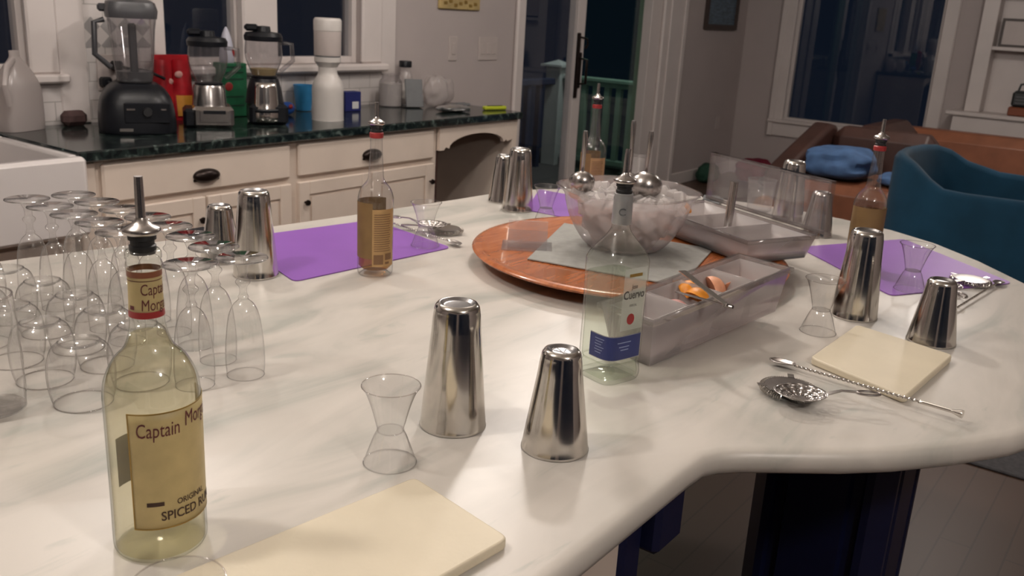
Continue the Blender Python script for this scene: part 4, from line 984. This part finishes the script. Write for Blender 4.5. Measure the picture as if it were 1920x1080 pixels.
def blender(kind, loc, rz, label):
    t = thing('blender', label, 'blender', (loc[0], loc[1], TZ+.0003), rz)
    if kind == 'big':
        b = MB(); b.lathe(smoothprof([(.130, .0), (.134, .01), (.132, .07), (.122, .13), (.100, .17), (.075, .19)], 3)+[(.0001, .192)], 40, sec=lambda a, z: 1.12/((abs(cos(a))**4+abs(sin(a))**4)**.25)*.97); obj('base', b, 'black', t, smooth=50)
        b = MB(); b.box((.03, -.142, .085), (.17, .01, .08), bev=.004); pn = obj('control_panel', b, 'black', t)
        obj('dial', MB().lathe([(.0001, 0), (.018, 0), (.016, .014), (.0001, .014)], 20, mat=Matrix.Translation((.03, -.148, .09)) @ Matrix.Rotation(R(90), 4, 'X')), 'blackr', pn)
        b = MB(); b.box((-.03, -.148, .10), (.03, .003, .007)); b.box((.09, -.148, .10), (.02, .003, .007)); b.box((-.05, -.146, .02), (.05, .003, .012)); obj('switch', b, 'steel2', pn)
        b = MB(); b.lathe([(.060, .195), (.066, .22), (.080, .40), (.088, .455), (.088, .465)], 36, sec=lambda a, z: 1.05/((abs(cos(a))**5+abs(sin(a))**5)**.2)); obj('jar', b, 'jar', t, smooth=50)
        b = MB(); b.tube([(-.10, -.02, .43), (-.135, -.03, .42), (-.14, -.03, .30), (-.085, -.02, .25)], .011, 10); b.box((.0, -.02, .32), (.03, .02, .20), bev=.006); obj('handle', b, 'darklid', t)
        b = MB(); b.lathe([(.0001, .515), (.06, .513), (.085, .50), (.094, .47), (.090, .44), (.085, .44)], 32, sec=lambda a, z: 1.04/((abs(cos(a))**5+abs(sin(a))**5)**.2)); b.box((-.10, 0, .475), (.04, .05, .03), bev=.008); obj('lid', b, 'darklid', t)
        obj('tamper', MB().lathe([(.0001, .69), (.018, .69), (.018, .52), (.026, .518), (.026, .513), (.0001, .513)][::-1], 20), 'darklid', t)
        obj('blade_cup', MB().lathe([(.0001, .192), (.062, .192), (.068, .20), (.066, .235), (.0001, .235)], 30), 'darklid', t)
    else:
        b = MB(); b.box((.01, 0, .045), (.17, .17, .09), bev=.014); obj('foot', b, 'steel2' if kind == 'a' else 'black', t)
        if kind == 'a':
            pn = obj('control_panel', MB().box((.015, -.086, .05), (.12, .006, .05), bev=.002), 'steel2', t)
            b = MB(); b.box((.015, -.089, .068), (.09, .004, .014)); obj('display', b, 'black', pn)
            obj('collar', MB().lathe([(.0001, .09), (.072, .09), (.070, .10), (.066, .165), (.062, .175), (.0001, .175)], 36), 'steel2', t)
            obj('side_body', MB().box((-.085, 0, .04), (.05, .16, .08), bev=.012), 'black', t)
        else:
            b = MB(); b.lathe([(.0001, .09), (.085, .09), (.075, .15), (.062, .198), (.0001, .2)], 36); obj('collar', b, 'black', t)
            b = MB(); b.lathe([(.089, .02), (.092, .05), (.0001+.085, .11), (.070, .18)], 16); q = MB(); 
            pp = patch(lambda a, z: .094-.0*z-(.12*(z-.03) if z > .06 else 0), R(-125), R(-55), .012, .185, .002, 12, 8); obj('front_plate', pp, 'steel', t, solid=.003)
            obj('band', patch(lambda a, z: .097, R(-125), R(-55), .055, .070, .0, 10, 2), 'black', t, solid=.004)
        zj = .175 if kind == 'a' else .20
        b = MB(); b.lathe(smoothprof([(.045, zj), (.055, zj+.02), (.075, zj+.07), (.082, zj+.11), (.078, zj+.16), (.078, zj+.17)], 4), 36); obj('jar', b, 'jar' if kind == 'a' else 'jar', t, smooth=60)
        obj('handle', MB().tube([(.07, 0, zj+.155), (.12, -.02, zj+.15), (.125, -.02, zj+.08), (.07, -.01, zj+.03)], .010, 10), 'jar', t)
        b = MB(); b.lathe([(.0001, zj+.225), (.03, zj+.222), (.034, zj+.20), (.075, zj+.195), (.084, zj+.18), (.082, zj+.16), (.078, zj+.16)], 32); b.box((-.05, 0, zj+.215), (.06, .05, .03), bev=.01); obj('lid', b, 'black', t)
        if kind == 'b': obj('smoothie_residue', MB().lathe([(.0001, zj+.01), (.050, zj+.012), (.060, zj+.04), (.0001, zj+.04)], 24), 'art', t)
        obj('cap_ring', MB().lathe([(.0001, zj-.002), (.056, zj-.002), (.058, zj+.008), (.0001, zj+.01)], 24), 'black', t)
    return t
blender('big', (2.12, 3.45), R(-28), 'large black blender with tall smoked jar and tamper, leftmost on the counter')
blender('a', (2.445, 3.42), R(-33), 'steel-fronted blender between the large black one and the green carton')
blender('b', (2.715, 3.39), R(-33), 'black blender with curved steel front, rightmost of three')
t = thing('snack_bag', 'glossy red snack bag standing behind the blenders', 'bag', (2.43, 3.665, TZ+.0005), R(-10))
b = MB(); b.lathe(smoothprof([(.075, .0), (.085, .05), (.090, .13), (.085, .20), (.082, .245), (.080, .262)], 3), 28, sec=lambda a, z: sqrt(cos(a)**2+(sin(a)*max(.12, .42*(1-z/.29)))**2)+.02*sin(5*a+z*40)); obj('pouch', b, 'redbag', t, smooth=60)
b = MB(); b.bx(-.08, .08, -.012, .012, .258, .282); obj('top_seal', b, 'redbag', t)
obj('print', patch(lambda a, z: sqrt((.090*cos(a))**2+(.090*sin(a)*max(.14, .42*(1-z/.29)))**2)+.006, R(-85), R(-25), .02, .11, .0, 10, 4), 'yel', t)
b = MB()
for x, z in ((-.03, .17), (.02, .20)): b.ball((x, -.036, z), .022, 12, 8, (1, .3, .7))
obj('printed_shapes', b, 'pinkf', t)
t = thing('carton', 'tall green carton standing between the two small blenders', 'carton', (2.735, 3.66, TZ+.0005), R(-8)); 
b = MB(); b.bx(-.065, .065, -.04, .04, 0, .245, .004); obj('body', b, 'green', t)
b = MB()
for z in (.05, .09, .17, .20, .225): b.bx(-.045, .045, -.042, -.0402, z, z+.006)
obj('printed_lines', b, 'dkgreen', t); obj('red_dot', MB().ball((-.03, -.041, .14), .02, 14, 8, (1, .15, 1)), 'red', t)
t = thing('paper_cone', 'white pointed packet with a red mark standing on the green carton', 'packet', (2.72, 3.66, TZ+.246), 0)
b = MB(); b.lathe(smoothprof([(.032, 0), (.034, .02), (.030, .07), (.020, .12), (.006, .155), (.0001, .16)], 3), 20); obj('packet', b, 'cone', t); obj('red_mark', MB().ball((.012, -.028, .045), .012, 12, 8, (1, .3, 1.6)), 'red', t)
t = thing('blue_cup', 'bright blue plastic cup under the window behind the blenders', 'cup', (3.185, 3.67, TZ+.0005)); b = MB(); b.lathe([(.0001, .003), (.038, .003), (.05, .12), (.052, .13), (.048, .128), (.036, .006), (.0001, .006)], 28); obj('wall', b, 'bluecup', t)
t = thing('wrapped_packet', 'shiny blue packet with a red spot lying right of the blenders', 'packet', (2.99, 3.57, TZ+.0003), R(20)); b = MB(); b.ball((0, 0, .032), .032, 20, 12, (1.7, 1.1, 1)); obj('wrapper', b, 'blue2', t); obj('red_spot', MB().ball((-.02, -.035, .045), .014, 12, 8, (1.3, .4, .8)), 'red', t)
t = thing('drink_dispenser', 'tall white two-part bottle dispenser in front of the window', 'dispenser', (3.052, 3.345, TZ+.0003))
b = MB(); b.lathe(smoothprof([(.0001, .001), (.070, .001), (.074, .008), (.074, .10), (.073, .155), (.060, .19), (.046, .215), (.044, .245)], 4), 44); obj('lower_bottle', b, 'whitep', t)
b = MB(); b.lathe([(.044, .245), (.055, .262), (.062, .27), (.062, .292), (.0001, .292)], 44); obj('coupling', b, 'whitep', t)
b = MB(); b.lathe([(.0615, .298), (.063, .302), (.064, .41), (.0001, .41)], 44); obj('upper_cup', b, 'plate', t)
b = MB(); b.lathe([(.0001, .468), (.057, .468), (.063, .462), (.065, .455), (.065, .411), (.0001, .411)], 44); obj('lid', b, 'whitep', t); obj('seam', MB().lathe([(.059, .291), (.059, .299)], 40), 'tablet', t)
t = thing('small_box', 'dark blue box with a white label beside the white dispenser', 'box', (3.40, 3.56, TZ+.0003), R(-8)); obj('body', MB().box((0, 0, .05), (.10, .06, .10), bev=.002), 'bluebox', t); obj('label', MB().box((.014, -.0305, .032), (.04, .001, .036)), 'white', t)
t = thing('glass_jar', 'white-filled glass jar beside the grey tablet case', 'jar', (3.765, 3.62, TZ+.0003))
b = MB(); b.lathe(smoothprof([(.0001, .002), (.058, .002), (.064, .012), (.064, .12), (.055, .145), (.050, .152), (.050, .175)], 4), 36); obj('wall', b, 'jar', t, smooth=60)
b = MB(); b.lathe([(.0001, .005), (.060, .006), (.061, .125), (.0001, .13)], 32); obj('contents', b, 'whitep', t); obj('rim', MB().lathe([(.050, .170), (.053, .172), (.053, .182), (.049, .184)], 32), 'glass', t)
t = thing('tablet_case', 'slate grey tablet case leaning beside the glass jar', 'tablet', (3.83, 3.50, TZ+.004), R(-30)); obj('case', MB().box((0, .01, .075), (.10, .012, .155), mat=Matrix.Rotation(R(-16), 4, 'X'), bev=.003), 'tablet', t); obj('foot', MB().box((0, .05, .004), (.10, .07, .006)), 'tablet', t)
t = thing('small_bottle', 'clear bottle with a black cap behind the clear bags', 'bottle', (3.945, 3.68, TZ+.0003)); b = MB(); b.lathe(smoothprof([(.0001, .002), (.038, .002), (.042, .01), (.042, .13), (.036, .165), (.030, .18), (.030, .20)], 3), 30); obj('body', b, 'frost', t, smooth=60); obj('cap', MB().lathe([(.0001, .24), (.034, .24), (.036, .235), (.036, .205), (.0001, .205)], 28), 'black', t); obj('label', MB().lathe([(.0435, .03), (.0435, .12)], 30), 'whitep', t)
def crumple(name, loc, size, mat, label, cat, seed, rz=0):
    rn = random.Random(seed); b = MB(); n, m = 18, 10; vs = [(0, 0, .001)]; fs = []
    for j in range(1, m):
        a = -pi/2+pi*j/m
        for i in range(n):
            t_ = 2*pi*i/n; k = 1+rn.uniform(-.22, .22); k2 = max(0, sin(a)*.5+.5)
            ex = 1/((abs(cos(t_))**4+abs(sin(t_))**4)**.25)
            vs.append((size[0]/2*cos(a)**.5*cos(t_)*k*ex*.9, size[1]/2*cos(a)**.5*sin(t_)*k*ex*.9, max(.001, size[2]*k2*(1+rn.uniform(-.1, .1)))))
    vs.append((0, 0, size[2]))
    for i in range(n): fs.append((0, 1+(i+1) % n, 1+i))
    for j in range(m-2):
        for i in range(n): q = 1+j*n+i; w = 1+j*n+(i+1) % n; fs.append((q, w, w+n, q+n))
    k = 1+(m-2)*n
    for i in range(n): fs.append((k+i, k+(i+1) % n, len(vs)-1))
    b.add(vs, fs); o = obj(name, b, mat, smooth=80, sub=1); o.location = loc; o.rotation_euler = (0, 0, rz); return tag(o, label, cat)
crumple('clear_bag', (4.00, 3.50, TZ+.0003), (.17, .12, .17), 'frost', 'crumpled clear plastic bag right of the tablet case', 'bag', 4)
crumple('clear_bag', (4.16, 3.58, TZ+.0003), (.14, .12, .15), 'frost', 'cloudy plastic bag against the wall beside the switch', 'bag', 9)
crumple('foil_sheet', (3.90, 3.28, TZ+.0003), (.22, .14, .035), 'foil', 'crumpled foil lying near the front of the counter', 'foil', 12)
crumple('foil_sheet', (4.09, 3.38, TZ+.0003), (.13, .09, .03), 'tablet', 'dark crumpled wrapper behind the foil on the counter', 'wrapper', 15)
t = thing('highlighter', 'lime yellow marker lying at the door end of the counter', 'marker', (4.19, 3.215, TZ+.0003), R(-18)); obj('barrel', MB().box((0, 0, .012), (.15, .035, .022), bev=.006), 'lime', t); obj('clip', MB().box((.0, -.002, .0245), (.10, .012, .003)), 'black', t)
# bar towel behind the short tin at left
t = thing('black_case', 'small black case lying behind the short tin at left', 'case', P(382, 444, TZ+.0003)); obj('body', MB().box((0, 0, .006), (.07, .10, .010), bev=.003), 'black', t)

# ------------------------------------------------------------ living area
t = thing('barrel_chair', 'blue velvet barrel chair just beyond the right end of the island', 'chair', (5.25, .62, .0123))
def shell(path, zs, th, z0):
    b = MB(); vs = []; fs = []; n = len(path)
    for i in range(n):
        p = Vector(path[i]+(0,)); d = Vector(path[min(i+1, n-1)]+(0,))-Vector(path[max(i-1, 0)]+(0,)); d.normalize(); nn = Vector((d.y, -d.x, 0)); z1 = zs[i]
        for o_, z in [(th/2, z0), (th/2, z1-.03), (th*.3, z1-.005), (0, z1), (-th*.3, z1-.005), (-th/2, z1-.03), (-th/2, z0)]: q = p+nn*o_; vs.append((q.x, q.y, z))
    for i in range(n-1):
        for k in range(7): fs.append((i*7+k, i*7+(k+1) % 7, i*7+7+(k+1) % 7, i*7+7+k))
    fs += [tuple(range(7))[::-1], tuple((n-1)*7+k for k in range(7))]; return b.add(vs, fs)
pa = []; zz = []
L_ = [(-.42, -.55), (-.44, -.35), (-.45, -.15), (-.455, .05), (-.455, .20), (-.45, .30), (-.44, .37), (-.40, .46), (-.33, .53), (-.22, .57), (0, .59), (.22, .57), (.33, .53), (.40, .46), (.44, .37), (.45, .2), (.44, -.1), (.42, -.45)]
Zs = [.745, .742, .738, .735, .733, .738, .775, .835, .86, .865, .865, .865, .86, .835, .78, .74, .735, .73]
obj('shell', shell(L_, Zs, .07, .10), 'bluev', t, smooth=60)
obj('seat', MB().bx(-.40, .40, -.5, .5, .12, .44, .03), 'bluev', t)
for x, y in ((-.35, -.4), (.35, -.4), (-.35, .42), (.35, .42)): obj('leg', MB().bx(x-.02, x+.02, y-.02, y+.02, 0, .12), 'frame', t)
t = thing('leather_sofa', 'long brown leather sofa below the big window', 'sofa', (0, 0, .0023))
b = MB(); b.box((7.05, .95, .32), (.75, 2.0, .24), bev=.05); b.box((7.05, .95, .11), (.7, 1.9, .199)); obj('base', b, 'leather', t, bevel=.01)
b = MB(); b.box((7.48, .75, .47), (.26, 2.2, .62), bev=.07); obj('backrest', b, 'leather', t, bevel=.01)
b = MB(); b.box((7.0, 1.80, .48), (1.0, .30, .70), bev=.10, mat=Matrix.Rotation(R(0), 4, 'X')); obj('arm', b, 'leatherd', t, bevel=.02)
t2 = thing('seat_throw', 'pale grey throw spread over the sofa seat', 'blanket', (6.98, .85, .4435)); obj('cloth', MB().bx(-.30, .32, -.75, .72, 0, .022, .008), 'greyf', t2)
t = thing('leather_armchair', 'orange-brown leather armchair heaped with blue clothes, beyond the far tins', 'armchair', (5.85, 1.62, .0123))
b = MB(); b.box((0, -.02, .31), (.74, .62, .50), bev=.05); b.box((0, 0, .03), (.6, .5, .06)); obj('seat_block', b, 'leather', t, bevel=.01)
pts = [(-.36, .05), (.55, .05), (.55, .82), (.42, .84), (-.05, .70), (-.36, .60)]
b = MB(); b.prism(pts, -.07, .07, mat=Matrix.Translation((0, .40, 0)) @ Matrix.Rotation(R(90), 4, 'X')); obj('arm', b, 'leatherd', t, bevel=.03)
b = MB(); b.prism(pts, -.07, .07, mat=Matrix.Translation((.02, -.42, 0)) @ Matrix.Rotation(R(90), 4, 'X')); 
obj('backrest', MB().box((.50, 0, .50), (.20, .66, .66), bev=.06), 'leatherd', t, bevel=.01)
crumple('blue_shirt', (5.80, 1.72, .578), (.52, .46, .19), 'shirt', 'rumpled blue clothes heaped on the leather armchair', 'clothes', 21)
crumple('blue_cloth', (5.80, 1.36, .578), (.34, .26, .07), 'shirt', 'small blue cloth at the right end of the armchair seat', 'clothes', 23)
crumple('crimson_bag', (8.42, 3.30, .012), (.45, .35, .22), 'dkred', 'crimson bag on the floor under the big window', 'bag', 31)
crumple('dark_bag', (8.10, 2.85, .012), (.75, .45, .17), 'bookd', 'dark bag on the floor right of the crimson one', 'bag', 33)
crumple('dark_bag', (8.05, 3.60, .001), (.30, .20, .18), 'dkgreen', 'dark green bag in the corner behind the crimson one', 'bag', 35)
